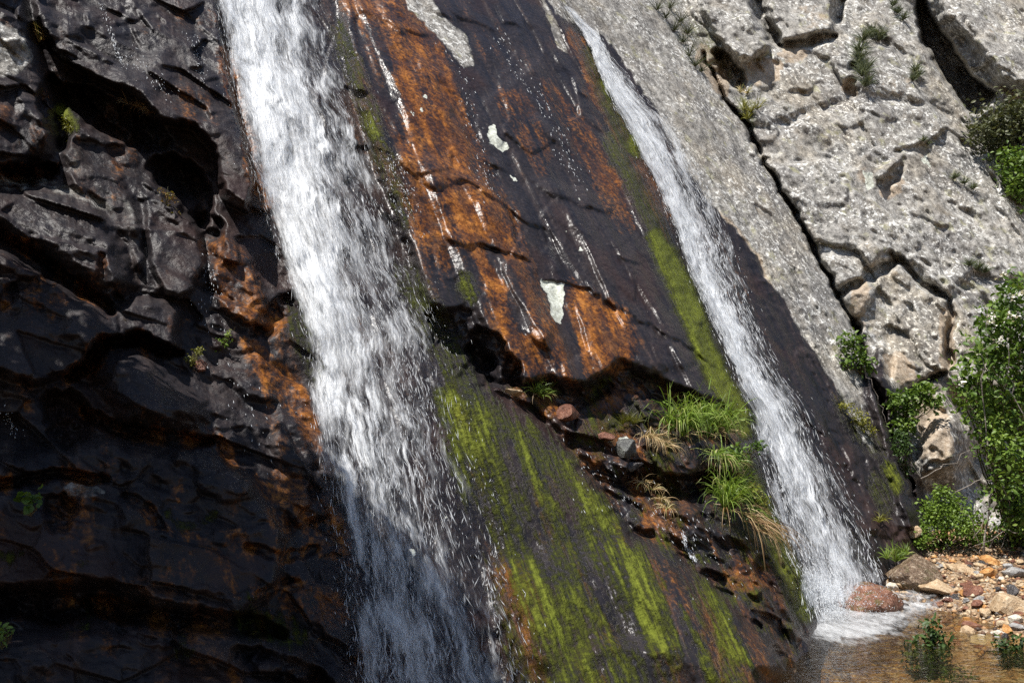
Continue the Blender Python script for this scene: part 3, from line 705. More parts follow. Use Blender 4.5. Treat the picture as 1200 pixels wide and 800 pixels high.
def drop_material(name, op):
    g = NG(name)
    b = g.bsdf((.86, .89, .92), 0.2, None, 0.6)
    tr = g.n('ShaderNodeBsdfTranslucent'); tr.inputs[0].default_value = (.85, .87, .9, 1)
    m1 = g.n('ShaderNodeMixShader'); m1.inputs[0].default_value = 0.35; g.put(m1.inputs[1], b); g.put(m1.inputs[2], tr.outputs[0])
    m2 = g.n('ShaderNodeMixShader'); m2.inputs[0].default_value = op; g.put(m2.inputs[1], g.n('ShaderNodeBsdfTransparent').outputs[0]); g.put(m2.inputs[2], m1.outputs[0])
    return g.done(m2.outputs[0])
M_STRAND = drop_material('water strands', 0.42)
M_DROP = drop_material('water drops', 0.75)

def interp_table(tab, v, u, us):
    tab = np.array(tab, float); vs = np.linspace(0, 1, len(tab))
    k = np.clip(np.searchsorted(vs, v) - 1, 0, len(tab) - 2); f = (v - vs[k]) / (vs[k + 1] - vs[k])
    f = f * f * (3 - 2 * f)
    j = np.clip(np.searchsorted(us, u) - 1, 0, len(us) - 2); h = (u - us[j]) / (us[j + 1] - us[j])
    us = np.array(us)
    r0 = tab[k, j] * (1 - h) + tab[k, j + 1] * h; r1 = tab[k + 1, j] * (1 - h) + tab[k + 1, j + 1] * h
    return r0 * (1 - f) + r1 * f

class Fall:
    def __init__(s, left, right, table, us):
        s.l = np.array(left, float); s.r = np.array(right, float); s.tab = table; s.us = np.array(us)
        s.ya, s.yb = s.l[0, 1], s.l[-1, 1]
        yy = np.linspace(s.ya, s.yb, 200); px, py = s.pix(np.full(200, 0.5), (yy - s.ya) / (s.yb - s.ya))
        p = s.world(px, py, 0.05); s.cum = np.concatenate([[0], np.cumsum(np.linalg.norm(np.diff(p, axis=0), axis=1))])
    def pix(s, u, v):
        y = s.ya + v * (s.yb - s.ya)
        xl = np.interp(y, s.l[:, 1], s.l[:, 0]); xr = np.interp(y, s.r[:, 1], s.r[:, 0])
        wob = 9 * fbm(y / 38, y * 0 + 3.3, 3, 501) + 4 * fbm(y / 11, y * 0 + 7.7, 2, 502); wob2 = 7 * fbm(y / 44, y * 0 + 1.3, 3, 503) + 3 * fbm(y / 9, y * 0 + 5.7, 2, 504)
        x = xl + wob2 * 0.6 + (xr - xl + wob - 0.6 * wob2) * u
        return x, y
    def world(s, px, py, off):
        z = grid_at(ZS, px, py) - off
        X, Y, Zz = rays(px, py)
        return np.stack([X * z, Y * z, CAMZ + Zz * z], -1)
    def dens(s, u, v):
        return interp_table(s.tab, np.clip(v, 0, 1), np.clip(u, 0, 1), s.us)
    def flow(s, px, py, u, v):
        z = grid_at(ZS, px, py)
        xl, _ = s.pix(np.zeros_like(u), v); xr, _ = s.pix(np.ones_like(u), v)
        fx = (u - 0.5) * (xr - xl) * z / FPX * 0.6 + (u - .5) * 0.5
        return np.stack([fx, np.interp(v, np.linspace(0, 1, 200), s.cum), np.zeros_like(u)], -1)
    def sheet(s, parent, mat, off, amp, seed, nu, nv, dmul=1.0, dadd=0.0):
        u, v = np.meshgrid(np.linspace(-0.06, 1.06, nu), np.linspace(0, 1, nv))
        u = u + 0.035 * fbm(u * 0 + v * 9, v * 3, 3, seed) 
        px, py = s.pix(u, v)
        fl = s.flow(px, py, u, v)
        o = off + amp * (0.6 + fbm(fl[..., 0] * 7, fl[..., 1] * 1.4, 4, seed + 3)) + 0.5 * amp * np.sin(np.pi * np.clip(u, 0, 1))
        P = s.world(px, py, o)
        d = np.clip(s.dens(u, v) * dmul + dadd, 0, 1.2)
        d = d * sstep(-0.06, 0.05, u) * sstep(1.06, 0.93, u) * sstep(1.0, 0.965 + 0.03 * fbm(u * 6, v * 0, 2, 9), v)
        idx = np.arange(nu * nv).reshape(nv, nu)
        F = np.stack([idx[:-1, :-1], idx[1:, :-1], idx[1:, 1:], idx[:-1, 1:]], -1).reshape(-1, 4)
        return mesh_obj('water_sheet', P.reshape(-1, 3), F, mat, parent, {'flow': fl.reshape(-1, 3), 'dens': d.ravel()})
    def strands(s, parent, name, n, lmin, lmax, wmin, wmax, offmax, seed, spread=0.05, dpow=1.0, thin=False):
        r = np.random.default_rng(seed)
        U = r.uniform(-spread, 1 + spread, n * 5); V = r.uniform(0, 0.995, n * 5)
        D = s.dens(U, V) ** dpow
        if thin: D = np.exp(-((np.where(U < 0.5, -U, U - 1)) / 0.10).clip(0) ** 2) * (0.5 + 0.5 * V)
        clump = sstep(-0.25, 0.35, fbm(U * 9, V * 3, 3, seed))
        keep = r.random(n * 5) < D * (0.25 + 0.75 * clump); U = U[keep][:n]; V = V[keep][:n]; m = len(U)
        L = r.uniform(lmin, lmax, m) * r.uniform(0.4, 1, m); Wd = r.uniform(wmin, wmax, m)
        px, py = s.pix(U, V); off = 0.06 + offmax * r.random(m) ** 1.5
        du = r.normal(0, 0.03, m)
        p1 = s.world(px, py, off)
        px2, py2 = s.pix(U + du, np.clip(V + 0.02, 0, 1.02)); p2 = s.world(px2, py2, off + r.normal(0, .01, m))
        d = p2 - p1; d /= np.linalg.norm(d, axis=1, keepdims=True) + 1e-9
        return spindles(name, p1, d, L, Wd, parent, M_DROP if thin else M_STRAND)
def spindles(name, p, d, L, Wd, parent, mat=None):
    """thin tapered threads and drops of water: four-sided spindles"""
    m = len(p)
    ref = np.array([0.3, -0.9, 0.2]); a = np.cross(d, ref); a /= np.linalg.norm(a, axis=1, keepdims=True) + 1e-9
    b = np.cross(d, a)
    Lc = L[:, None]; w = Wd[:, None] / 2
    mid = p + d * Lc * 0.6
    V = np.stack([p, mid + a * w, mid + b * w, mid - a * w, mid - b * w, p + d * Lc], 1).reshape(-1, 3)
    base = (np.arange(m) * 6)[:, None, None]
    T_ = np.array([[0, 1, 2], [0, 2, 3], [0, 3, 4], [0, 4, 1], [5, 2, 1], [5, 3, 2], [5, 4, 3], [5, 1, 4]])[None]
    F = (base + T_).reshape(-1, 3)
    return mesh_obj(name, V, F, mat or M_DROP, parent)

US = [0, .12, .3, .5, .7, .86, 1]
F1 = Fall([(225, -150), (250, 0), (262, 60), (282, 140), (308, 240), (340, 330), (360, 400), (366, 470), (382, 560), (400, 650), (410, 720), (418, 800), (430, 930)],
          [(345, -150), (376, 0), (394, 60), (424, 130), (455, 220), (478, 300), (512, 380), (538, 470), (560, 560), (580, 640), (602, 720), (628, 800), (665, 930)],
          [[.35, .8, .95, .9, .7, .5, .15], [.3, .8, .95, .86, .62, .42, .12], [.35, .88, .95, .80, .52, .36, .10], [.45, .92, .86, .62, .42, .28, .08], [.32, .66, .66, .52, .36, .20, .05], [.2, .46, .55, .48, .34, .18, .05], [.18, .42, .54, .54, .40, .24, .08], [.15, .40, .52, .60, .52, .36, .12]], US)
f1 = empty('waterfall', at(420, 700, 0.1))
tag(f1, 'larger white waterfall sliding down the dark rock in fine streaks', 'waterfall')
MW1 = water_material('falling water back', 1, 0.41, 0.80, 0.92); MW2 = water_material('falling water front', 5, 0.52, 0.75, 0.95, 1.3); MW3 = water_material('falling water veil', 9, 0.36, 0.95, 0.5, 0.8)
F1.sheet(f1, MW1, 0.04, 0.05, 101, 90, 420)
F1.sheet(f1, MW2, 0.09, 0.08, 131, 90, 420, 0.92, -0.06)
F1.sheet(f1, MW3, 0.13, 0.05, 161, 90, 420, 0.8, 0.06)
F1.strands(f1, 'water_strands', 8500, .02, .17, .002, .006, .14, 5, 0.02)
F1.strands(f1, 'spray_drops', 1300, .008, .07, .002, .004, .25, 6, 0.22, thin=True)
F2 = Fall([(662, 8), (685, 45), (711, 105), (740, 160), (762, 205), (785, 255), (812, 325), (850, 415), (878, 480), (890, 530), (902, 585), (918, 630), (938, 680), (952, 722)],
          [(670, 8), (704, 45), (746, 105), (796, 160), (826, 205), (846, 255), (868, 325), (905, 415), (946, 480), (972, 530), (998, 585), (1020, 630), (1036, 680), (1042, 722)],
          [[.7, .9, .95, .9, .8, .6, .3], [.6, .95, 1, .9, .7, .5, .3], [.4, .85, .95, .7, .5, .40, .25], [.3, .8, .92, .6, .44, .44, .32], [.35, .75, .95, .62, .38, .32, .18], [.25, .7, 1, .75, .32, .18, .06], [.25, .6, .98, .85, .40, .20, .06], [.3, .5, .75, .85, .55, .28, .10], [.35, .5, .58, .75, .62, .36, .15], [.5, .75, .85, .85, .75, .5, .25]], US)
f2 = empty('waterfall', at(975, 705, 0.1))
tag(f2, 'smaller white waterfall ending in a splash beside the stony bank', 'waterfall')
F2.sheet(f2, MW1, 0.05, 0.06, 201, 60, 360)
F2.sheet(f2, MW2, 0.11, 0.10, 231, 60, 360, 0.92, -0.06)
F2.sheet(f2, MW3, 0.15, 0.06, 261, 60, 360, 0.8, 0.06)
F2.strands(f2, 'water_strands', 6000, .03, .26, .004, .011, .18, 15, 0.03)
F2.strands(f2, 'spray_drops', 700, .012, .09, .003, .006, .3, 16, 0.30, thin=True)

# ------------------------------------------------------------------ ground, pool
def ground_z(x, y):
    bank = 0.095 * np.clip(y - 7.7, 0, 9) + 0.06 * np.clip(x - 3.1, 0, 8)
    hollow = 0.30 * np.exp(-(((x - 3.0) / 0.85) ** 2 + ((y - 8.6) / 1.1) ** 2)) + 0.20 * np.exp(-(((x - 3.9) / 0.6) ** 2 + ((y - 8.9) / 0.7) ** 2))
    z = -0.22 + bank * 1.05 + 0.22 * sstep(7.0, 8.3, y + 0.25 * (x - 3.5)) - hollow
    n = 0.07 * fbm(x * 1.3, y * 1.3, 3, 301) + 0.04 * fbm(x * 5, y * 5, 3, 302)
    far = sstep(14, 40, np.hypot(x, y))
    return z * (1 - far) + far * 0.8 + n
def ground_hits(px, py, lift=0.0, water=False):
    px = np.asarray(px, float); X, Y, Zz = rays(px, np.asarray(py, float)); z = np.full(px.shape, 8.0)
    for _ in range(30):
        h = ground_z(X * z, Y * z)
        if water: h = np.maximum(h, 0.0)
        zn = np.where(Zz < -0.005, (h - CAMZ) / np.minimum(Zz, -0.005), 30.0)
        z = 0.6 * z + 0.4 * np.minimum(zn, 16.0)
    return np.stack([X * z, Y * z, CAMZ + Zz * z + lift], -1)
def on_ground(px, py, lift=0.0, water=False):
    return Vector(ground_hits(np.array([px]), np.array([py]), lift, water)[0])
def axis(lo, hi, a, b, d):
    mid = np.arange(a, b, d); l = a - np.geomspace(d * 3, a - lo, 16)[::-1]; h = b + np.geomspace(d * 3, hi - b, 16)
    return np.concatenate([l, mid, h])
ax, ay = axis(-300, 300, 0.2, 8.5, 0.035), axis(-300, 300, 4.2, 14.5, 0.035)
GX, GY = np.meshgrid(ax, ay); GZ = ground_z(GX, GY)
idx = np.arange(GX.size).reshape(GX.shape)
F = np.stack([idx[:-1, :-1], idx[:-1, 1:], idx[1:, 1:], idx[1:, :-1]], -1).reshape(-1, 4)
def bed_material():
    g = NG('stream bed'); p = g.pos()
    def vor(sc, rnd=1.0):
        v = g.n('ShaderNodeTexVoronoi'); v.inputs['Scale'].default_value = sc; g.put(v.inputs['Vector'], p); return v
    v1, v2 = vor(14), vor(34)
    sep = g.n('ShaderNodeSeparateColor'); g.put(sep.inputs[0], v1.outputs['Color'])
    sep2 = g.n('ShaderNodeSeparateColor'); g.put(sep2.inputs[0], v2.outputs['Color'])
    stops = [(0.0, (.06, .045, .035)), (0.25, (.16, .085, .05)), (0.5, (.30, .19, .10)), (0.75, (.40, .30, .20)), (1.0, (.50, .45, .37))]
    c1 = g.ramp(sep.outputs[0], stops); c2 = g.ramp(sep2.outputs[0], stops)
    c = g.mix(g.step(.45, .55, g.noise(p, 4, 3)), c1, c2)
    c = g.mix(0.35, c, g.ramp(g.noise(p, 45, 5, .65), [(.3, (.05, .035, .02)), (.7, (.42, .28, .16))]))
    hgt = g.math('ADD', g.math('MULTIPLY', v1.outputs['Distance'], -1.2), g.math('MULTIPLY', v2.outputs['Distance'], -0.8))
    return g.done(g.bsdf(c, 0.55, g.bump(hgt, 0.9, 0.05), 0.3))
ground = mesh_obj('ground', np.stack([GX, GY, GZ], -1).reshape(-1, 3), F, bed_material())
tag(ground, 'stony orange-brown stream bed and bank', None, None, 'structure')

def pool_material():
    g = NG('pool water'); p = g.pos()
    h = g.math('ADD', g.math('MULTIPLY', g.noise(g.scale(p, (1, 1.6, 1)), 5, 3, .5, .4), 1.0), g.math('MULTIPLY', g.noise(p, 17, 3, .55, .3), 0.45))
    nb = g.bump(h, 0.55, 0.05)
    tp = g.n('ShaderNodeBsdfTransparent'); tp.inputs[0].default_value = (.74, .66, .48, 1)
    gl = g.n('ShaderNodeBsdfGlossy'); gl.inputs['Roughness'].default_value = 0.06; g.put(gl.inputs['Normal'], nb)
    fr = g.n('ShaderNodeFresnel'); fr.inputs['IOR'].default_value = 1.33; g.put(fr.inputs['Normal'], nb)
    m = g.n('ShaderNodeMixShader'); g.put(m.inputs[0], fr.outputs[0]); g.put(m.inputs[1], tp.outputs[0]); g.put(m.inputs[2], gl.outputs[0])
    return g.done(m.outputs[0])
wx_, wy_ = np.meshgrid(np.linspace(-7, 9, 40), np.linspace(-8, 12, 40))
idx = np.arange(1600).reshape(40, 40)
F = np.stack([idx[:-1, :-1], idx[:-1, 1:], idx[1:, 1:], idx[1:, :-1]], -1).reshape(-1, 4)
pool = mesh_obj('water', np.stack([wx_, wy_, wx_ * 0], -1).reshape(-1, 3), F, pool_material())
tag(pool, 'clear shallow brown pool at the foot of the cliff', None, None, 'structure')

# ------------------------------------------------------------------ boulders and stones
def stone_mesh(name, seed, sub=3, flat=0.65, cuts=15):
    import bmesh
    bm = bmesh.new(); bmesh.ops.create_icosphere(bm, subdivisions=sub, radius=1.0)
    r = random.Random(seed)
    planes = []
    for _ in range(cuts):
        n = Vector((r.gauss(0, 1), r.gauss(0, 1), r.gauss(0, 1))).normalized(); planes.append((n, r.uniform(0.50, 0.80)))
    sx, sy = r.uniform(0.75, 1.05), r.uniform(0.7, 1.0)
    o = Vector((seed * 3.1, seed * 1.7, 0))
    for v in bm.verts:
        c = v.co.copy()
        for n, d in planes:
            k = c.dot(n)
            if k > d: c -= n * (k - d) * 0.97
        c *= 1 + 0.12 * mnoise.noise(c * 1.6 + o) + 0.07 * mnoise.noise(c * 3.7 + o) + 0.035 * mnoise.noise(c * 9 + o)
        v.co = Vector((c.x * sx, c.y * sy, c.z * flat))
    me = bpy.data.meshes.new(name); bm.to_mesh(me); bm.free()
    me.polygons.foreach_set('use_smooth', np.ones(len(me.polygons), dtype=bool)); me.update(); me.set_sharp_from_angle(angle=R(24))
    return me
def stone_material(name, a, b, c, rough=0.6, moss_amt=0.0):
    g = NG(name); p = g.pos()
    n1 = g.noise(p, 16, 6, .65); n2 = g.noise(p, 60, 4, .65)
    col = g.ramp(g.math('ADD', g.math('MULTIPLY', n1, .6), g.math('MULTIPLY', n2, .4)), [(.34, a), (.5, b), (.64, c)])
    if moss_amt: col = g.mix(g.math('MULTIPLY', g.step(.5, .62, g.noise(p, 9, 5, .6, off=(4, 1, 2))), moss_amt), col, (.06, .07, .015))
    return g.done(g.bsdf(col, rough, g.bump(g.math('ADD', n1, g.math('MULTIPLY', n2, .6)), .9, .03), .35))
STONE_M = {'slate': stone_material('slate stone', (.03, .03, .03), (.09, .09, .085), (.22, .23, .20), .3), 'orange': stone_material('orange stone', (.17, .07, .02), (.42, .20, .06), (.58, .36, .16)),
           'tan': stone_material('tan stone', (.20, .12, .06), (.42, .30, .18), (.58, .48, .34)),
           'cream': stone_material('cream stone', (.30, .24, .17), (.54, .48, .39), (.68, .64, .56)),
           'reddish brown': stone_material('red brown stone', (.05, .020, .014), (.15, .060, .036), (.28, .14, .09), .4),
           'dark': stone_material('dark stone', (.015, .014, .014), (.05, .045, .045), (.13, .12, .12), .3),
           'grey': stone_material('grey stone', (.12, .115, .11), (.27, .26, .25), (.50, .49, .47))}
M_MOSSY = stone_material('mossy wet boulder', (.05, .022, .015), (.17, .075, .045), (.33, .19, .13), .35, 0.6)
M_SPECK = stone_material('speckled wet boulder', (.03, .022, .016), (.14, .09, .055), (.42, .34, .25), .35, 0.35)
BASES = [stone_mesh('stone', 20 + k) for k in range(9)] + [stone_mesh('boulder', 50 + k, 4, .7, 6) for k in range(2)]
def put_stone(name, label, px, py, wpx, hpx, mat, k, rot=None, group=None, sink=0.36, surf=None):
    p = surf if surf is not None else on_ground(px, py + hpx * 0.35)
    d = (p - cam.location).length * 0.98
    w = wpx * d / FPX / 2 ; h = hpx * d / FPX / 2
    o = bpy.data.objects.new(name, BASES[k]); COL.objects.link(o)
    if not BASES[k].materials: BASES[k].materials.append(mat)
    o.material_slots[0].link = 'OBJECT'; o.material_slots[0].material = mat
    o.location = p + Vector((0, 0, h * (1 - 2 * sink)))
    o.scale = (w * 1.12, w * 1.12, h * 1.7)
    o.rotation_euler = (random.uniform(-.25, .25), random.uniform(-.25, .25), rot if rot is not None else random.uniform(0, 6.28))
    return tag(o, label, 'boulder' if 'boulder' in name else 'stone', group)
put_stone('boulder', 'wet reddish boulder with mossy right end standing in the splash', 1010, 712, 80, 42, M_MOSSY, 9, 0.3, sink=.2)
put_stone('boulder', 'speckled brown boulder just behind the splash at the foot of the smaller fall', 1073, 671, 58, 36, M_SPECK, 10, 1.0, sink=.2)
put_stone('stone', 'small reddish round stone between the two wet boulders', 1037, 697, 24, 18, STONE_M['reddish brown'], 2)
put_stone('stone', 'wet tan stone lying half in the water right of the speckled boulder', 1100, 684, 44, 22, STONE_M['tan'], 5)
put_stone('stone', 'broad tan stone lying below the bright green bush', 1130, 664, 36, 16, STONE_M['tan'], 6)
put_stone('stone', 'bright orange stone at the back of the gravel bank', 1163, 656, 30, 17, STONE_M['orange'], 7)
put_stone('stone', 'smaller orange stone in front of the bright orange one', 1158, 670, 24, 14, STONE_M['orange'], 4)
put_stone('stone', 'glinting grey stone on the bank beside the orange stones', 1187, 669, 30, 20, STONE_M['grey'], 1)
put_stone('stone', 'long tan slab of stone tilted on the right of the bank', 1182, 703, 48, 18, STONE_M['tan'], 8, 0.5)
put_stone('stone', 'round cream stone at the edge of the still water', 1149, 747, 24, 16, STONE_M['cream'], 2)
put_stone('stone', 'flat brown stone lying just above the round cream one', 1140, 733, 36, 20, STONE_M['reddish brown'], 5)
put_stone('stone', 'angular dark red stone in the middle of the bank', 1138, 689, 24, 18, STONE_M['reddish brown'], 0)
put_stone('stone', 'glossy black stone below the glinting grey stone', 1188, 690, 22, 18, STONE_M['dark'], 3)
rs = random.Random(5)
kinds = ['orange', 'tan', 'tan', 'tan', 'tan', 'cream', 'reddish brown', 'reddish brown', 'dark', 'orange', 'tan', 'grey']
for i in range(270):
    t = rs.random(); py = 640 + 118 * rs.random() ** 0.8
    px = rs.uniform(1045 + max(0, (690 - py)) * 0.4 if py < 720 else 1075, 1225)
    if py > 735 and px < 1110: continue
    kd = rs.choice(kinds); w = rs.choice([5, 6, 7, 8, 9, 10, 12, 15, 19]) * (0.7 + 0.5 * (py - 640) / 110)
    size = 'small' if w < 10 else 'fist-sized'
    put_stone('stone', f'{size} {kd} stone among the loose stones of the bank', px, py, w, w * rs.uniform(.5, .8), STONE_M[kd], rs.randrange(9), group='loose stones on the bank')
# the boulders sitting on the rusty shelf
for (px, py, w, h, m, lb, k) in ((733, 521, 38, 24, 'slate', 'pale-topped grey boulder on the rusty shelf between the falls', 4), (737, 543, 34, 18, 'dark', 'low dark boulder under the pale-topped one on the shelf', 6),
                          (600, 457, 26, 11, 'tan', 'flat tan rock at the left end of the shelf', 1), (710, 508, 22, 14, 'reddish brown', 'rusty stone wedged beside the pale-topped boulder on the shelf', 2),
                          (665, 480, 40, 20, 'reddish brown', 'rust-red block below the slab toe on the shelf', 8), (1072, 619, 20, 16, 'tan', 'tan stone caught at the foot of the wet slab beside the bush', 7),
                          (235, 425, 18, 14, 'reddish brown', 'round brown stone in the mossy nook left of the larger fall', 3)):
    put_stone('boulder' if w > 25 else 'stone', lb, px, py, w, h, STONE_M[m], k, surf=at(px, py + h * .4, 0.03), sink=.3)
# gravel between the stones
r = np.random.default_rng(31); ng = 14000
gxp = r.uniform(1.8, 7.0, ng); gyp = r.uniform(6.6, 13.5, ng); gzp = ground_z(gxp, gyp)
ok = (gzp > -0.12); gxp, gyp, gzp = gxp[ok], gyp[ok], gzp[ok]; m = len(gxp)
sz = .008 + .03 * r.random(m) ** 2
oct_ = np.array([[1, 0, 0], [0, 1, 0], [-1, 0, 0], [0, -1, 0], [.2, .1, .7], [0, 0, -.7]])
rot = r.uniform(0, 6.28, m); cs, sn = np.cos(rot), np.sin(rot)
V = oct_[None] * sz[:, None, None] * r.uniform(.7, 1.3, (m, 6, 3)); V = np.stack([V[..., 0] * cs[:, None] - V[..., 1] * sn[:, None], V[..., 0] * sn[:, None] + V[..., 1] * cs[:, None], V[..., 2]], -1)
V += np.stack([gxp, gyp, gzp + sz * .3], -1)[:, None]
F = (np.arange(m)[:, None, None] * 6 + np.array([[0, 1, 4], [1, 2, 4], [2, 3, 4], [3, 0, 4], [1, 0, 5], [2, 1, 5], [3, 2, 5], [0, 3, 5]])[None]).reshape(-1, 3)
g = NG('gravel'); cr = g.ramp(g.attr('var'), [(0, (.06, .04, .03)), (.3, (.19, .09, .045)), (.6, (.36, .21, .10)), (.9, (.46, .33, .20)), (1, (.58, .50, .40))])
gravel = mesh_obj('gravel', V.reshape(-1, 3), F, g.done(g.bsdf(cr, .6, None, .3)), attrs={'var': np.repeat(r.random(m), 6)}, smooth=False)
tag(gravel, 'mixed brown and cream gravel between the stones', None, None, 'stuff')

# splash and foam of the smaller fall
fxp, fyp = np.meshgrid(np.arange(925, 1135, 2.0), np.arange(676, 775, 1.5))
FP = ground_hits(fxp.ravel(), fyp.ravel(), 0.03, True)
def gs(x, y, cx_, cy_, sx, sy): return np.exp(-(((x - cx_) / sx) ** 2 + ((y - cy_) / sy) ** 2))
fd = 1.1 * gs(fxp, fyp, 975, 722, 34, 20) + 0.85 * gs(fxp, fyp, 990, 747, 48, 12) + 0.72 * gs(fxp, fyp, 1050, 705, 50, 11) + 0.45 * gs(fxp, fyp, 1095, 692, 26, 5) + 0.5 * gs(fxp, fyp, 1040, 727, 34, 9)
fd += 0.5 * gs(fxp, fyp, 1075, 715, 30, 6) + 0.45 * gs(fxp, fyp, 1020, 740, 40, 6)
fd += 0.30 * fbm(fxp / 14, fyp / 6, 3, 400); fd += 0.55 * gs(fxp, fyp, 1010, 732, 60, 16) + 0.3 * gs(fxp, fyp, 1075, 712, 40, 14)
fd += 0.35 * fbm(fxp / 5, fyp / 3, 3, 402) * (fd > .05)
fd = np.clip(fd * 1.12, 0, 1.2)
FP[:, 2] += (0.05 * gs(fxp, fyp, 970, 715, 25, 14) + 0.012 * fbm(fxp / 6, fyp / 4, 3, 401)).ravel()
nyf, nxf = fxp.shape; idx = np.arange(fxp.size).reshape(nyf, nxf)
F = np.stack([idx[:-1, :-1], idx[1:, :-1], idx[1:, 1:], idx[:-1, 1:]], -1).reshape(-1, 4)
MF = water_material('foam', 3, 0.36, 1.10, 0.80, 1.6)
mesh_obj('foam', FP, F, MF, f2, {'flow': FP * np.array([1.6, 2.0, 1.0]), 'dens': fd.ravel()})
r = np.random.default_rng(41); n = 9000
px = r.normal(978, 30, n); py = r.normal(704, 18, n); keep = (py < 740) & (px > 930) & ((px < 990) | (r.random(n) < .25)); px, py = px[keep], py[keep]; n = len(px)
base = ground_hits(px, 722 + r.uniform(-8, 14, n), 0, True); hgt = (722 - py).clip(-4) / FPX * 8.6
base[:, 2] += hgt + .02; d = np.stack([r.normal(0, .6, n), r.normal(-.1, .5, n), r.normal(.3, .6, n)], -1); d /= np.linalg.norm(d, axis=1, keepdims=True)
spindles('splash_drops', base, d, r.uniform(.006, .035, n), r.uniform(.002, .005, n), f2)

# ------------------------------------------------------------------ plants
def leaf_material(name, stops, trans=0.35, rough=0.5, spec=0.35):
    g = NG(name)
    c = g.ramp(g.attr('var'), stops)
    b = g.bsdf(c, rough, None, spec)
    t = g.n('ShaderNodeBsdfTranslucent'); g.put(t.inputs[0], g.mix(1.0, c, (1.0, 1.0, .55), 'MULTIPLY'))
    m = g.n('ShaderNodeMixShader'); m.inputs[0].default_value = trans; g.put(m.inputs[1], b); g.put(m.inputs[2], t.outputs[0])
    return g.done(m.outputs[0])
L_BRIGHT = leaf_material('bright grass', [(0, (.06, .10, .012)), (.5, (.15, .24, .03)), (.85, (.27, .36, .07)), (1, (.40, .38, .16))])
L_BUSH = leaf_material('bush leaves', [(0, (.035, .07, .010)), (.5, (.085, .15, .022)), (1, (.19, .27, .05))])
L_DARK = leaf_material('dark leaves', [(0, (.015, .03, .008)), (.5, (.04, .075, .016)), (1, (.09, .14, .035))], .25)
L_OLIVE = leaf_material('olive leaves', [(0, (.03, .035, .015)), (.5, (.075, .085, .035)), (1, (.15, .15, .075))], .25)
L_STRAW = leaf_material('dead grass', [(0, (.10, .05, .02)), (.4, (.26, .16, .07)), (.8, (.46, .36, .19)), (1, (.22, .24, .06))], .2)
L_GREY = leaf_material('grey green needles', [(0, (.055, .07, .038)), (.5, (.11, .135, .075)), (1, (.20, .22, .13))], .2)
L_YEL = leaf_material('yellow green', [(0, (.08, .08, .01)), (.5, (.20, .20, .03)), (1, (.34, .31, .07))])
L_RED = leaf_material('reddish leaves', [(0, (.10, .02, .01)), (.6, (.16, .10, .02)), (1, (.16, .20, .03))])
L_WHITE = leaf_material('white blossom', [(0, (.62, .58, .52)), (1, (.82, .80, .74))], .2)
L_PINK = leaf_material('mauve flowers', [(0, (.45, .35, .5)), (1, (.7, .62, .72))], .2)
M_WOOD = stone_material('grey bark', (.10, .085, .07), (.22, .19, .16), (.38, .34, .30), .8)
M_STEM = stone_material('green brown stems', (.04, .035, .015), (.10, .085, .035), (.18, .15, .07), .7)
VIEW_N = Vector((0.25, -0.85, 0.45)).normalized()

def blades(name, parent, roots, n, length, width, mat, out=(0, 0, 0), spread=0.8, droop=0.9, up=1.0, seed=0, vlo=0.0, vhi=1.0):
    """curved grass blades from the given root points, one mesh"""
    r = np.random.default_rng(seed); K = 6
    rt = np.array([roots[i] for i in r.integers(0, len(roots), n)], float)
    L = length * r.uniform(.45, 1.0, n); Wd = width * r.uniform(.6, 1.2, n)
    d = np.stack([r.normal(0, spread, n), r.normal(0, spread, n), np.full(n, up)], -1) + np.array(out)
    d /= np.linalg.norm(d, axis=1, keepdims=True)
    dr = droop * r.uniform(.4, 1.4, n)
    pts = [rt]; cur = d.copy(); p = rt.copy()
    for k in range(K):
        p = p + cur * (L / K)[:, None]; pts.append(p)
        cur = cur + np.array([0, 0, -1.0]) * (dr * (k + 1) / K * 0.55)[:, None] + r.normal(0, .05, (n, 3)); cur /= np.linalg.norm(cur, axis=1, keepdims=True)
    pts = np.stack(pts, 1)
    side = np.cross(d, np.array(VIEW_N) + r.normal(0, .5, (n, 3))); side /= np.linalg.norm(side, axis=1, keepdims=True) + 1e-9
    prof = np.array([.8, 1, 1, .9, .7, .4, .06])
    o = side[:, None] * (Wd[:, None] * prof[None] / 2)[..., None]
    V = np.stack([pts - o, pts + o], 2).reshape(-1, 3)
    b = (np.arange(n) * (K + 1) * 2)[:, None, None] + (np.arange(K) * 2)[None, :, None]
    F = (b + np.array([0, 1, 3, 2])[None, None]).reshape(-1, 4)
    return mesh_obj(name, V, F, mat, parent, {'var': np.repeat(r.uniform(vlo, vhi, n), (K + 1) * 2)})
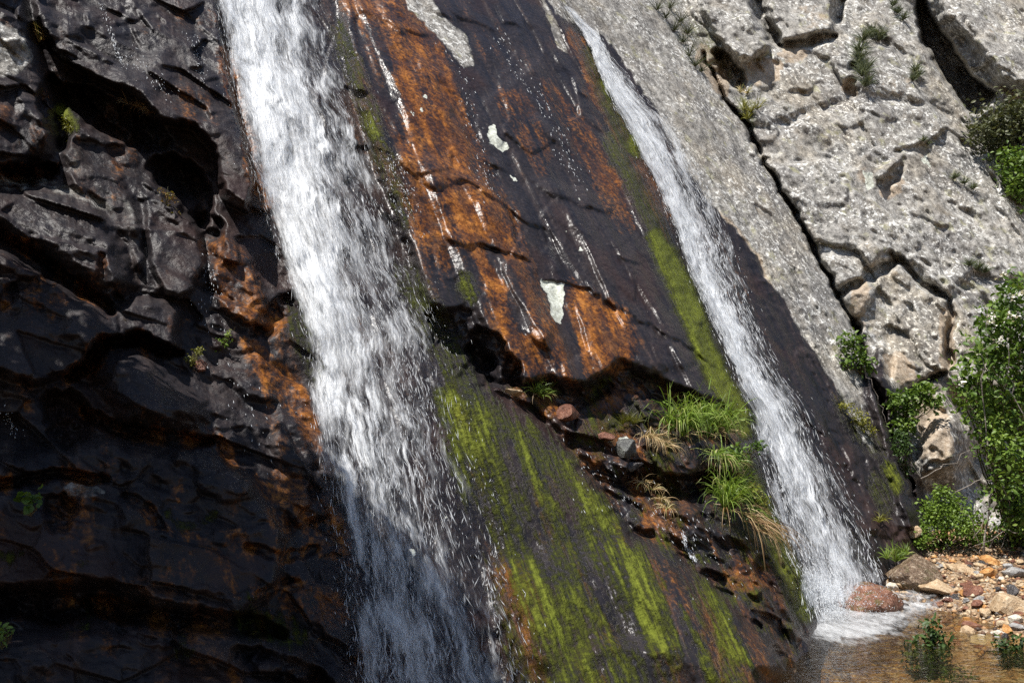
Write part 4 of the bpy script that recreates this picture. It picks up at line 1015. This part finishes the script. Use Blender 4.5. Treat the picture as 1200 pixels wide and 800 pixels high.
def leaves(name, parent, centers, n, length, mat, rad, width=0.5, seed=0, upbias=0.6, vlo=0, vhi=1):
    """folded leaves scattered in small clusters round the given centres, one mesh"""
    r = np.random.default_rng(seed); c = np.array(centers, float); rad = np.broadcast_to(np.array(rad, float), (len(c),))
    k = r.choice(len(c), n, p=rad ** 1.5 / (rad ** 1.5).sum())
    ncl = max(1, n // 16); ck = r.choice(len(c), ncl, p=rad ** 1.5 / (rad ** 1.5).sum())
    dirs = r.normal(0, 1, (ncl, 3)); dirs /= np.linalg.norm(dirs, axis=1, keepdims=True)
    cc = c[ck] + dirs * (rad[ck] * r.random(ncl) ** .45)[:, None]
    q = r.integers(0, ncl, n)
    p = cc[q] + r.normal(0, 1, (n, 3)) * (rad[ck][q] * .13 + length * .5)[:, None]
    L = length * r.uniform(.5, 1.15, n)
    nrm = r.normal(0, .7, (n, 3)) + np.array([0, -.25, upbias]); nrm /= np.linalg.norm(nrm, axis=1, keepdims=True)
    t = np.cross(nrm, r.normal(0, 1, (n, 3))); t /= np.linalg.norm(t, axis=1, keepdims=True); s = np.cross(nrm, t)
    w = (L * width / 2)[:, None]; Lc = L[:, None]
    a = p; m1 = p + t * Lc * .35; m2 = p + t * Lc * .72; e = p + t * Lc - nrm * Lc * .12
    V = np.stack([a, m1 + s * w + nrm * w * .4, m1, m1 - s * w + nrm * w * .4, m2 + s * w * .8 + nrm * w * .3, m2, m2 - s * w * .8 + nrm * w * .3, e], 1).reshape(-1, 3)
    Ft = np.array([[0, 2, 1], [0, 3, 2], [1, 2, 5], [1, 5, 4], [2, 3, 6], [2, 6, 5], [4, 5, 7], [5, 6, 7]])
    F = ((np.arange(n) * 8)[:, None, None] + Ft[None]).reshape(-1, 3)
    var = np.clip(np.repeat(r.uniform(vlo, vhi, ncl)[q] * .5 + r.uniform(vlo, vhi, n) * .5, 8), 0, 1)
    return mesh_obj(name, V, F, mat, parent, {'var': var}, smooth=False)
def tubes(name, parent, paths, r0, r1, mat, seed=0, wob=0.06):
    V, F = [], []; rr = random.Random(seed)
    for path in paths:
        pts = [Vector(p) for p in path]; fine = []
        for a, b in zip(pts, pts[1:]):
            for k in range(4): fine.append(a.lerp(b, k / 4) + Vector((rr.gauss(0, 1), rr.gauss(0, 1), rr.gauss(0, 1))) * (a - b).length * wob * .35)
        fine.append(pts[-1]); m = len(fine); b0 = len(V)
        for i, p in enumerate(fine):
            t = (fine[min(i + 1, m - 1)] - fine[max(i - 1, 0)]).normalized(); s = t.cross(Vector((.31, .2, .93))).normalized(); u = t.cross(s)
            rad = r0 + (r1 - r0) * i / (m - 1)
            for k in range(5):
                an = k * 2 * math.pi / 5; V.append(p + (s * math.cos(an) + u * math.sin(an)) * rad)
        for i in range(m - 1):
            for k in range(5): F.append((b0 + i * 5 + k, b0 + i * 5 + (k + 1) % 5, b0 + i * 5 + 5 + (k + 1) % 5, b0 + i * 5 + 5 + k))
    return mesh_obj(name, np.array([tuple(v) for v in V]), np.array(F), mat, parent)
def m_px(px, py): return float(grid_at(Z, px, py)) / FPX

GRASS_CAT = 'grass tuft'
def tuft(label, roots_px, n, len_px, wid, mat, dead=0, seed=0, lift=0.02, name='grass_tuft', **kw):
    roots = [at(x, y, lift) for x, y in roots_px]; s = m_px(*roots_px[0])
    o = empty(name, roots[0]); tag(o, label, GRASS_CAT)
    blades('blades', o, roots, n, len_px * s, wid, mat, seed=seed, **kw)
    if dead: blades('dead_blades', o, roots, dead, len_px * s * 1.1, wid * .7, L_STRAW, seed=seed + 1, droop=2.6, spread=.8, up=.3, out=(.3, -.4, 0))
    return o
tuft('thin yellowish grass tuft with long seed stalks on the rock above the wedged boulder', [(50, 48), (54, 44), (46, 50)], 60, 30, .004, L_STRAW, seed=1, spread=.5, droop=.7, vlo=.5, vhi=1, out=(.1, -.2, 0))
tuft('dry straw-coloured tuft hanging under the lip of the dark overhanging slab', [(150, 122), (160, 125), (170, 128), (178, 133)], 110, 26, .003, L_STRAW, seed=2, lift=.06, spread=.9, droop=2.2, up=.5, vlo=.1, vhi=.8, out=(0, -.6, 0))
tuft('small green grass tuft at the left end of the rusty shelf', [(628, 462), (634, 466), (640, 463)], 90, 30, .007, L_BRIGHT, dead=14, seed=3, lift=.05, spread=.8, droop=1.3, out=(.1, -.4, 0))
tuft('fine dark green tuft beside the pale-topped boulder on the shelf', [(730, 497), (736, 494), (742, 497)], 150, 20, .004, L_YEL, seed=4, lift=.05, spread=.7, droop=.5, vlo=0, vhi=.4, out=(.3, -.3, 0))
tuft('largest bright green grass tuft on the shelf left of the smaller fall', [(785, 506), (795, 503), (806, 502), (815, 504), (826, 503), (838, 506), (850, 508), (800, 512), (830, 512)], 380, 80, .010, L_BRIGHT, dead=40, seed=5, lift=.10, spread=.5, droop=2.3, up=1.2, out=(.15, -.35, 0))
tuft('upright bright green tuft below the largest one with brown dead blades under it', [(845, 590), (852, 594), (860, 598), (850, 600)], 220, 70, .010, L_BRIGHT, dead=20, seed=6, lift=.10, spread=.42, droop=1.9, up=1.2, out=(.12, -.35, 0))
tuft('long brown dead grass trailing down the rock beside the smaller fall', [(862, 600), (870, 610), (880, 620), (875, 606)], 70, 105, .006, L_STRAW, seed=7, lift=.12, spread=.25, droop=2.2, up=.1, out=(.55, -.5, -.1), vlo=0, vhi=.7)
tuft('green blades hanging over the dark hollow between the two biggest grass tufts', [(838, 535), (846, 540), (855, 545)], 110, 48, .009, L_BRIGHT, dead=30, seed=17, lift=.12, spread=.4, droop=2.6, up=.4, out=(.25, -.4, 0))
tuft('sparse green grass on the mossy shoulder close to the smaller fall', [(872, 590), (882, 600), (890, 612), (878, 606)], 90, 34, .008, L_BRIGHT, dead=40, seed=18, lift=.06, spread=.5, droop=2.2, up=.5, out=(.25, -.4, 0), vlo=0, vhi=.6)
tuft('pale straw tuft drooping off the left of the grassy shelf', [(755, 512), (762, 514), (770, 518), (778, 524)], 150, 40, .005, L_STRAW, seed=8, lift=.10, spread=.5, droop=2.2, up=.3, out=(.3, -.6, 0), vlo=.3, vhi=.9)
tuft('ragged straw and green tuft trailing over the dark rock below the shelf', [(748, 568), (755, 566), (765, 574), (775, 585), (782, 596)], 120, 28, .005, L_STRAW, seed=9, lift=.08, spread=.7, droop=2.0, up=.4, out=(.3, -.5, 0), vlo=.4, vhi=1)
tuft('yellow-green grass in the notch of the cliff above the long black crack', [(872, 130), (880, 132), (888, 128), (876, 140)], 120, 22, .012, L_YEL, seed=10, lift=.05, spread=.6, droop=.7)
tuft('little yellowish tuft growing on the wet slab beside the smaller fall', [(1030, 612), (1034, 610)], 60, 18, .008, L_YEL, seed=11, lift=.05, spread=.8, droop=1.2, out=(0, -.5, 0))
tuft('low green grass at the foot of the wet slab by the water', [(1040, 655), (1048, 652), (1056, 654), (1062, 650), (1050, 658)], 160, 22, .010, L_BRIGHT, seed=12, lift=.15, spread=.6, droop=.8)
tuft('small grass patch under the cliff block with two notches', [(868, 108), (876, 110)], 50, 14, .012, L_STRAW, seed=13, lift=.04, spread=.6, droop=.9, vlo=.6, vhi=1)
for i, (lb, rp, n, ln) in enumerate((('big grey-green tussock hanging down the pale cliff block', [(1012, 48), (1006, 62), (1004, 78), (1010, 90), (1014, 102), (1022, 44), (1030, 48), (1008, 70), (1014, 84)], 900, 26), ('small grey-green tussock at the edge of the dark hollow', [(1070, 95), (1076, 90), (1072, 84)], 240, 18),
                        ('grey-green tuft on the cliff edge left of the overhanging boulder', [(1046, 8), (1052, 16), (1058, 24)], 220, 18), ('soft green tuft in the joint above the white-blossomed shrub', [(1136, 312), (1146, 316), (1154, 320)], 260, 18),
                        ('pale green tuft on the largest cliff block', [(1118, 210), (1130, 216), (1140, 222)], 200, 14), ('tiny faded tuft on the largest cliff block near its notch', [(1082, 166), (1088, 170)], 90, 12), ('faded wisp of grass at the right edge of the largest cliff block', [(1160, 190), (1165, 200)], 120, 16))):
    tuft(lb, rp, n, ln, .010, L_GREY, seed=30 + i, lift=.05, name='tussock', spread=.7, droop=.9, out=(0, -.5, 0))
brush_roots = [(770, 12), (780, 22), (790, 36), (800, 50), (808, 66), (815, 78), (785, 10), (798, 26), (806, 40), (822, 84)]
tuft('dry grey-brown heath along the top of the grey slab', brush_roots, 420, 26, .008, L_OLIVE, seed=50, lift=.05, name='heath', spread=.9, droop=.5, vlo=0, vhi=.55)['category'] = 'heath'

def shrub(name, label, base, blobs, n, leaf_px, mat, depth=0.3, seed=0, stem=.006, width=.5, cat='shrub', blossom=None, ground=False, vlo=0, vhi=1, ref=None, fresh_n=0):
    rr = random.Random(seed)
    b = base if isinstance(base, Vector) else at(base[0], base[1], depth * .3)
    zc = ref if ref else (b - cam.location).dot(Vector((0, CP, SP_)))
    s = zc / FPX; cs_, rd = [], []
    for (x, y, rad) in blobs:
        X, Y, Zz = rays(x, y); z = zc - rr.uniform(0, depth) * .6
        cs_.append((X * z, Y * z, CAMZ + Zz * z)); rd.append(rad * s)
    o = empty(name, b); tag(o, label, cat)
    paths = []
    for c, r_ in zip(cs_, rd):
        for k in range(5):
            e = Vector(c) + Vector((rr.gauss(0, .5), rr.gauss(0, .5), rr.gauss(0, .5))) * r_
            mid = b.lerp(e, .5) + Vector((rr.gauss(0, .1), rr.gauss(0, .1), abs(rr.gauss(0, .1)))) * (e - b).length
            paths.append([b, mid, e])
    tubes('stems', o, paths, stem, stem * .35, M_STEM, seed)
    leaves('foliage', o, cs_, n, leaf_px * s, mat, rd, width, seed, vlo=vlo, vhi=vhi)
    if fresh_n: leaves('new_growth', o, cs_, fresh_n, leaf_px * s * .8, L_BRIGHT, rd, width, seed + 3, vlo=0, vhi=.9)
    if blossom:
        bc = []
        for (x, y) in blossom:
            X, Y, Zz = rays(x, y); z = zc - depth * .8; bc.append((X * z, Y * z, CAMZ + Zz * z))
        leaves('blossom', o, bc, 15 * len(bc), 4.0 * s, L_WHITE, 5 * s, .8, seed + 5, upbias=1)
    return o
shrub('shrub', 'white-blossomed leafy shrub at the foot of the back cliff', on_ground(1190, 640), [(1165, 385, 30), (1192, 345, 26), (1150, 430, 30), (1190, 410, 40), (1215, 380, 50), (1185, 470, 34), (1220, 470, 50), (1140, 462, 24)], 2900, 9.5, L_BUSH, 1.2, 61, .012,
      blossom=[(1163, 339), (1197, 347), (1200, 356), (1182, 375), (1177, 322), (1125, 447), (1132, 440), (1190, 330), (1170, 400), (1205, 395), (1150, 420), (1186, 352), (1160, 372)], ref=10.6, vlo=0, vhi=.9, fresh_n=900)
shrub('shrub', 'tangled green shrub below the white-blossomed one, laced with dead stems', on_ground(1195, 642), [(1190, 520, 36), (1180, 565, 30), (1215, 550, 45), (1165, 500, 24), (1195, 605, 28), (1215, 610, 30), (1150, 478, 18)], 2300, 8.5, L_BUSH, 1.0, 62, .010, ref=10.3, vlo=.1, vhi=1, fresh_n=1100)
shrub('bush', 'bright green rounded bush beside the stony bank', on_ground(1110, 640), [(1110, 606, 24), (1090, 620, 20), (1130, 614, 22), (1118, 590, 14), (1095, 600, 14), (1075, 632, 12), (1140, 628, 12), (1065, 640, 7), (1152, 634, 9), (1105, 575, 8)], 3600, 4.6, L_BRIGHT, .6, 63, .006, ref=10.6, vlo=0, vhi=.75)
shrub('weeds', 'low fine weeds growing right of the bright green bush', on_ground(1175, 642), [(1160, 632, 14), (1180, 628, 16), (1200, 632, 16)], 1100, 4, L_GREY, .3, 64, .004, ref=10.7, cat='weeds', vlo=.3, vhi=1)
shrub('shrub', 'olive shrub in the hollow below the overhanging boulder', (1180, 190), [(1165, 150, 26), (1190, 135, 26), (1150, 160, 14), (1215, 150, 40), (1180, 170, 18)], 3600, 7, L_OLIVE, .8, 65, .012)
shrub('shrub', 'bright green leafy shrub tucked below the olive shrub', (1195, 240), [(1190, 195, 20), (1198, 222, 20), (1182, 185, 10), (1220, 205, 36)], 1900, 7, L_BUSH, .6, 66, .010, vlo=.2, vhi=1)
shrub('creeper', 'small green creeper in the foot of the long black crack', (1010, 440), [(995, 405, 9), (1003, 418, 9), (990, 425, 6), (1014, 428, 6), (1000, 398, 6), (1012, 440, 5)], 420, 7, L_BUSH, .15, 67, .005, cat='creeper', vlo=.2, vhi=.9)
shrub('leafy_sprig', 'leafy green sprigs spilling from the crack beside the wet slab', (1062, 500), [(1072, 466, 14), (1085, 458, 12), (1062, 480, 12), (1060, 500, 9), (1095, 470, 8), (1052, 470, 6)], 900, 8, L_BUSH, .3, 68, .006, cat='sprig', vlo=.3, vhi=1)
shrub('leafy_sprig', 'dim green trailing leaves in the shade under the leafy sprigs', (1062, 560), [(1058, 525, 10), (1060, 545, 9), (1055, 510, 7)], 420, 6, L_DARK, .3, 69, .005, cat='sprig')
shrub('fern', 'small leafy fern growing between the grass tufts and the smaller fall', (862, 555), [(868, 540, 9), (880, 530, 6), (875, 552, 9), (890, 522, 4), (862, 530, 6)], 260, 6, L_BUSH, .2, 70, .004, cat='fern')
shrub('fern', 'mossy green plant right below the small fern beside the smaller fall', (885, 590), [(885, 578, 9), (895, 590, 8), (878, 570, 6)], 240, 5, L_YEL, .2, 71, .004, cat='fern', vlo=0, vhi=.6)
shrub('pool_plant', 'dark green leafy plant standing in the pool', on_ground(1090, 785), [(1090, 750, 18), (1078, 765, 14), (1100, 770, 14), (1090, 735, 10), (1105, 755, 8), (1075, 775, 9), (1085, 782, 10)], 620, 8, L_DARK, .3, 72, .005, cat='water plant', vlo=.2, vhi=1)
shrub('pool_plant', 'small dark plant in the water below the flat brown stone', on_ground(1185, 775), [(1178, 760, 12), (1190, 766, 12), (1170, 755, 8), (1205, 760, 12)], 300, 7, L_DARK, .3, 73, .004, cat='water plant')
shrub('pool_plant', 'low sprig of leaves at the right of the standing water plant', on_ground(1122, 800), [(1110, 790, 7), (1125, 792, 8), (1140, 795, 6)], 130, 7, L_BUSH, .2, 74, .003, cat='water plant', vlo=0, vhi=.6)
shrub('seedling', 'round-leaved green seedling in a niche of the dim wall', (36, 604), [(33, 590, 6), (42, 594, 5), (28, 598, 5), (38, 584, 4)], 26, 11, L_BUSH, .08, 75, .002, width=.9, cat='seedling')
shrub('fern', 'leafy green sprig lowest on the dim wall', (2, 760), [(4, 738, 8), (10, 745, 6), (-4, 750, 10)], 70, 9, L_BUSH, .08, 76, .002, cat='fern', vlo=.3)
shrub('seedling', 'pale green sprig on the rusty rock left of the larger fall', (262, 405), [(265, 395, 5), (270, 387, 5), (259, 402, 4)], 60, 5, L_BRIGHT, .06, 77, .002, cat='seedling')
shrub('moss_cushion', 'green moss cushion beside the round brown stone', (228, 425), [(226, 420, 7), (232, 412, 6), (222, 426, 5)], 260, 3.2, L_YEL, .05, 78, .001, cat='moss', vlo=0, vhi=.5)
shrub('seedling', 'reddish sprig at the lower end of the black hollow', (195, 240), [(195, 222, 5), (200, 232, 6), (192, 236, 5), (206, 246, 6)], 90, 4.5, L_RED, .06, 79, .002, cat='seedling')
shrub('moss_cushion', 'yellow moss and tiny leaves on the lip of the shiny rib', (78, 160), [(75, 140, 6), (80, 150, 6), (86, 165, 7), (95, 178, 6)], 420, 3, L_YEL, .06, 80, .001, cat='moss', vlo=0, vhi=.7)
shrub('moss_cushion', 'yellow-green herbs on the wet slab below the crack', (1000, 490), [(992, 475, 7), (1003, 484, 8), (1012, 494, 7), (1020, 505, 6)], 420, 4, L_YEL, .1, 81, .002, cat='moss', vlo=.2, vhi=1)

def twig(label, pts, r0, seed, ref):
    P = []
    for (x, y) in pts:
        X, Y, Zz = rays(x, y); P.append(Vector((X * ref, Y * ref, CAMZ + Zz * ref)))
    o = tubes('dead_stem', None, [P], r0, r0 * .4, M_WOOD, seed, .15); return tag(o, label, 'twig')
twig('tall grey dead stem rising in front of the tangled shrub', [(1152, 655), (1158, 600), (1168, 545), (1178, 500)], .012, 1, 10.0)
twig('leaning dead stem crossing behind the tall grey one', [(1200, 560), (1170, 590), (1140, 630)], .008, 2, 10.0)
twig('thin dead stem arching right over the bright green bush', [(1120, 575), (1150, 560), (1185, 562)], .006, 3, 10.0)
twig('pale dead stem low among the weeds', [(1160, 640), (1180, 606), (1200, 595)], .007, 4, 10.0)
twig('dead stem slanting down to the weeds at the far right', [(1205, 575), (1190, 610), (1172, 645)], .007, 5, 10.0)
twig('thin pale stem hanging along the wet slab from the creeper', [(1012, 430), (1022, 452), (1034, 478), (1040, 500)], .006, 6, 10.6)
twig('tall thin stem rising through the white-blossomed shrub', [(1160, 520), (1150, 460), (1158, 400), (1150, 350)], .007, 10, 9.8)
twig('curved grey stem at the right of the white-blossomed shrub', [(1205, 500), (1186, 450), (1180, 400)], .007, 11, 9.8)
twig('pale dead stem lying across the weeds toward the bush', [(1215, 625), (1180, 622), (1140, 640)], .006, 12, 9.8)
twig('forked grey twig leaning out of the tangled shrub', [(1185, 600), (1172, 560), (1150, 530), (1138, 505)], .006, 8, 9.9)
twig('fine dead twig crossing low before the bright green bush', [(1150, 650), (1140, 610), (1122, 588)], .005, 9, 9.9)
twig('bare twig crossing in front of the leafy sprigs', [(1080, 560), (1110, 545), (1145, 520)], .006, 7, 10.2)

# unseen leafy crown and trunk added left of the viewer to shade the rock
def shade_tree():
    b = Vector((-4.2, 0.6, 0.0)); o = empty('unseen_tree', b); tag(o, 'unseen leafy canopy added to shade the foot of the rock wall', 'unseen_tree')
    top = Vector((-3.9, 1.4, 4.2))
    tubes('trunk', o, [[b, b.lerp(top, .5) + Vector((.15, 0, .1)), top]], .16, .08, M_WOOD, 3)
    cs_, rd, br = [], [], []
    fwd = Vector((0, CP, SP_)); up = Vector((0, -SP_, CP))
    for (x, y, rad) in SHADE:
        p = at(x, y); k = 2.5
        while k < 12:                      # climb towards the sun until the branch is well outside the view
            c = p + SUN_TO * k; q = c - cam.location; z = q.dot(fwd)
            if q.x / max(z, .01) < -0.62 - .75 / max(z, .6) or q.dot(up) / max(z, .01) > 0.42 + .75 / max(z, .6) or z < 0: break
            k += .25
        c = c + SUN_TO * .4
        cs_.append(tuple(c)); rd.append(rad); br.append([top, top.lerp(c, .55) + Vector((0, 0, .2)), c])
    tubes('branches', o, br, .045, .012, M_WOOD, 5)
    leaves('crown', o, cs_, 15000, .11, L_BUSH, rd, .55, 91)
SHADE = [(40, 620, .5), (40, 730, .5), (130, 560, .4), (120, 680, .5), (210, 610, .45), (220, 710, .5), (310, 650, .45), (320, 740, .5), (50, 520, .4), (400, 720, .45), (460, 770, .45), (530, 800, .4),
         (100, 800, .5), (250, 810, .5), (-60, 560, .5), (-60, 700, .5), (380, 640, .3), (170, 480, .3), (90, 450, .25), (440, 690, .3)]
shade_tree()

# white beads on the wet slabs: trickling water, and sun glitter modelled as drops
def trickle(label, pts, n, seed, wpx=3.0):
    r = np.random.default_rng(seed); t = r.random(n); P = np.array(pts, float); L = np.concatenate([[0], np.cumsum(np.linalg.norm(np.diff(P, axis=0), axis=1))]); L /= L[-1]
    px = np.interp(t, L, P[:, 0]) + r.normal(0, wpx, n); py = np.interp(t, L, P[:, 1]) + r.normal(0, wpx, n)
    z = grid_at(Z, px, py) - .015; X, Y, Zz = rays(px, py); p = np.stack([X * z, Y * z, CAMZ + Zz * z], -1)
    d = np.tile(np.array(fall), (n, 1)) + r.normal(0, .2, (n, 3)); d /= np.linalg.norm(d, axis=1, keepdims=True)
    s_ = z / FPX
    o = spindles('trickle_glints', p, d, s_ * r.uniform(1.2, 7, n), s_ * r.uniform(.4, 1.0, n), None); tag(o, label, 'trickle')
trickle('white beads set as a sparkle line down the middle of the dark overhanging slab', [(118, 4), (128, 30), (138, 62), (148, 82)], 90, 1, 2)
trickle('white beads set as glitter on the dark slab close to the larger fall', [(222, 35), (232, 66), (240, 96)], 60, 2, 4)
trickle('scattered wet glints above the dry straw tuft', [(150, 60), (166, 72), (178, 92), (200, 112)], 60, 3, 6)
trickle('sparkling drips down the rusty rib left of the larger fall', [(240, 285), (246, 320), (250, 350)], 70, 4, 4)
trickle('broken line of glints down the upper dark slab', [(582, 40), (610, 90), (640, 130), (662, 180), (680, 215)], 130, 5, 6)
trickle('thin glinting trickle at the edge of the rusty streak', [(525, 40), (548, 110), (562, 180), (572, 230)], 100, 6, 6)
trickle('small white trickle over the lip below the trailing grass', [(800, 622), (804, 640), (814, 655)], 120, 7, 1.5)
trickle('drips over the green-black moss right of the larger fall', [(455, 180), (470, 230), (485, 260)], 120, 8, 9)
trickle('glints on the black rock under the shaded seedling niche', [(5, 480), (14, 492), (20, 505)], 40, 9, 4)
trickle('drips falling past the dark nook beside the larger fall', [(226, 330), (234, 350), (262, 420), (300, 500), (312, 540)], 60, 10, 14)
trickle('wet glints scattered over the rusty shelf', [(690, 520), (720, 570), (800, 600), (860, 680)], 160, 11, 22)

for o in list(COL.objects):
    if o.parent is not None and o.name.split('.')[0] in ('water_strands', 'spray_drops', 'splash_drops', 'blades', 'dead_blades', 'foliage', 'new_growth', 'blossom'):
        o['kind'] = 'stuff'          # drops, blades and leaves nobody could count: one part of their thing
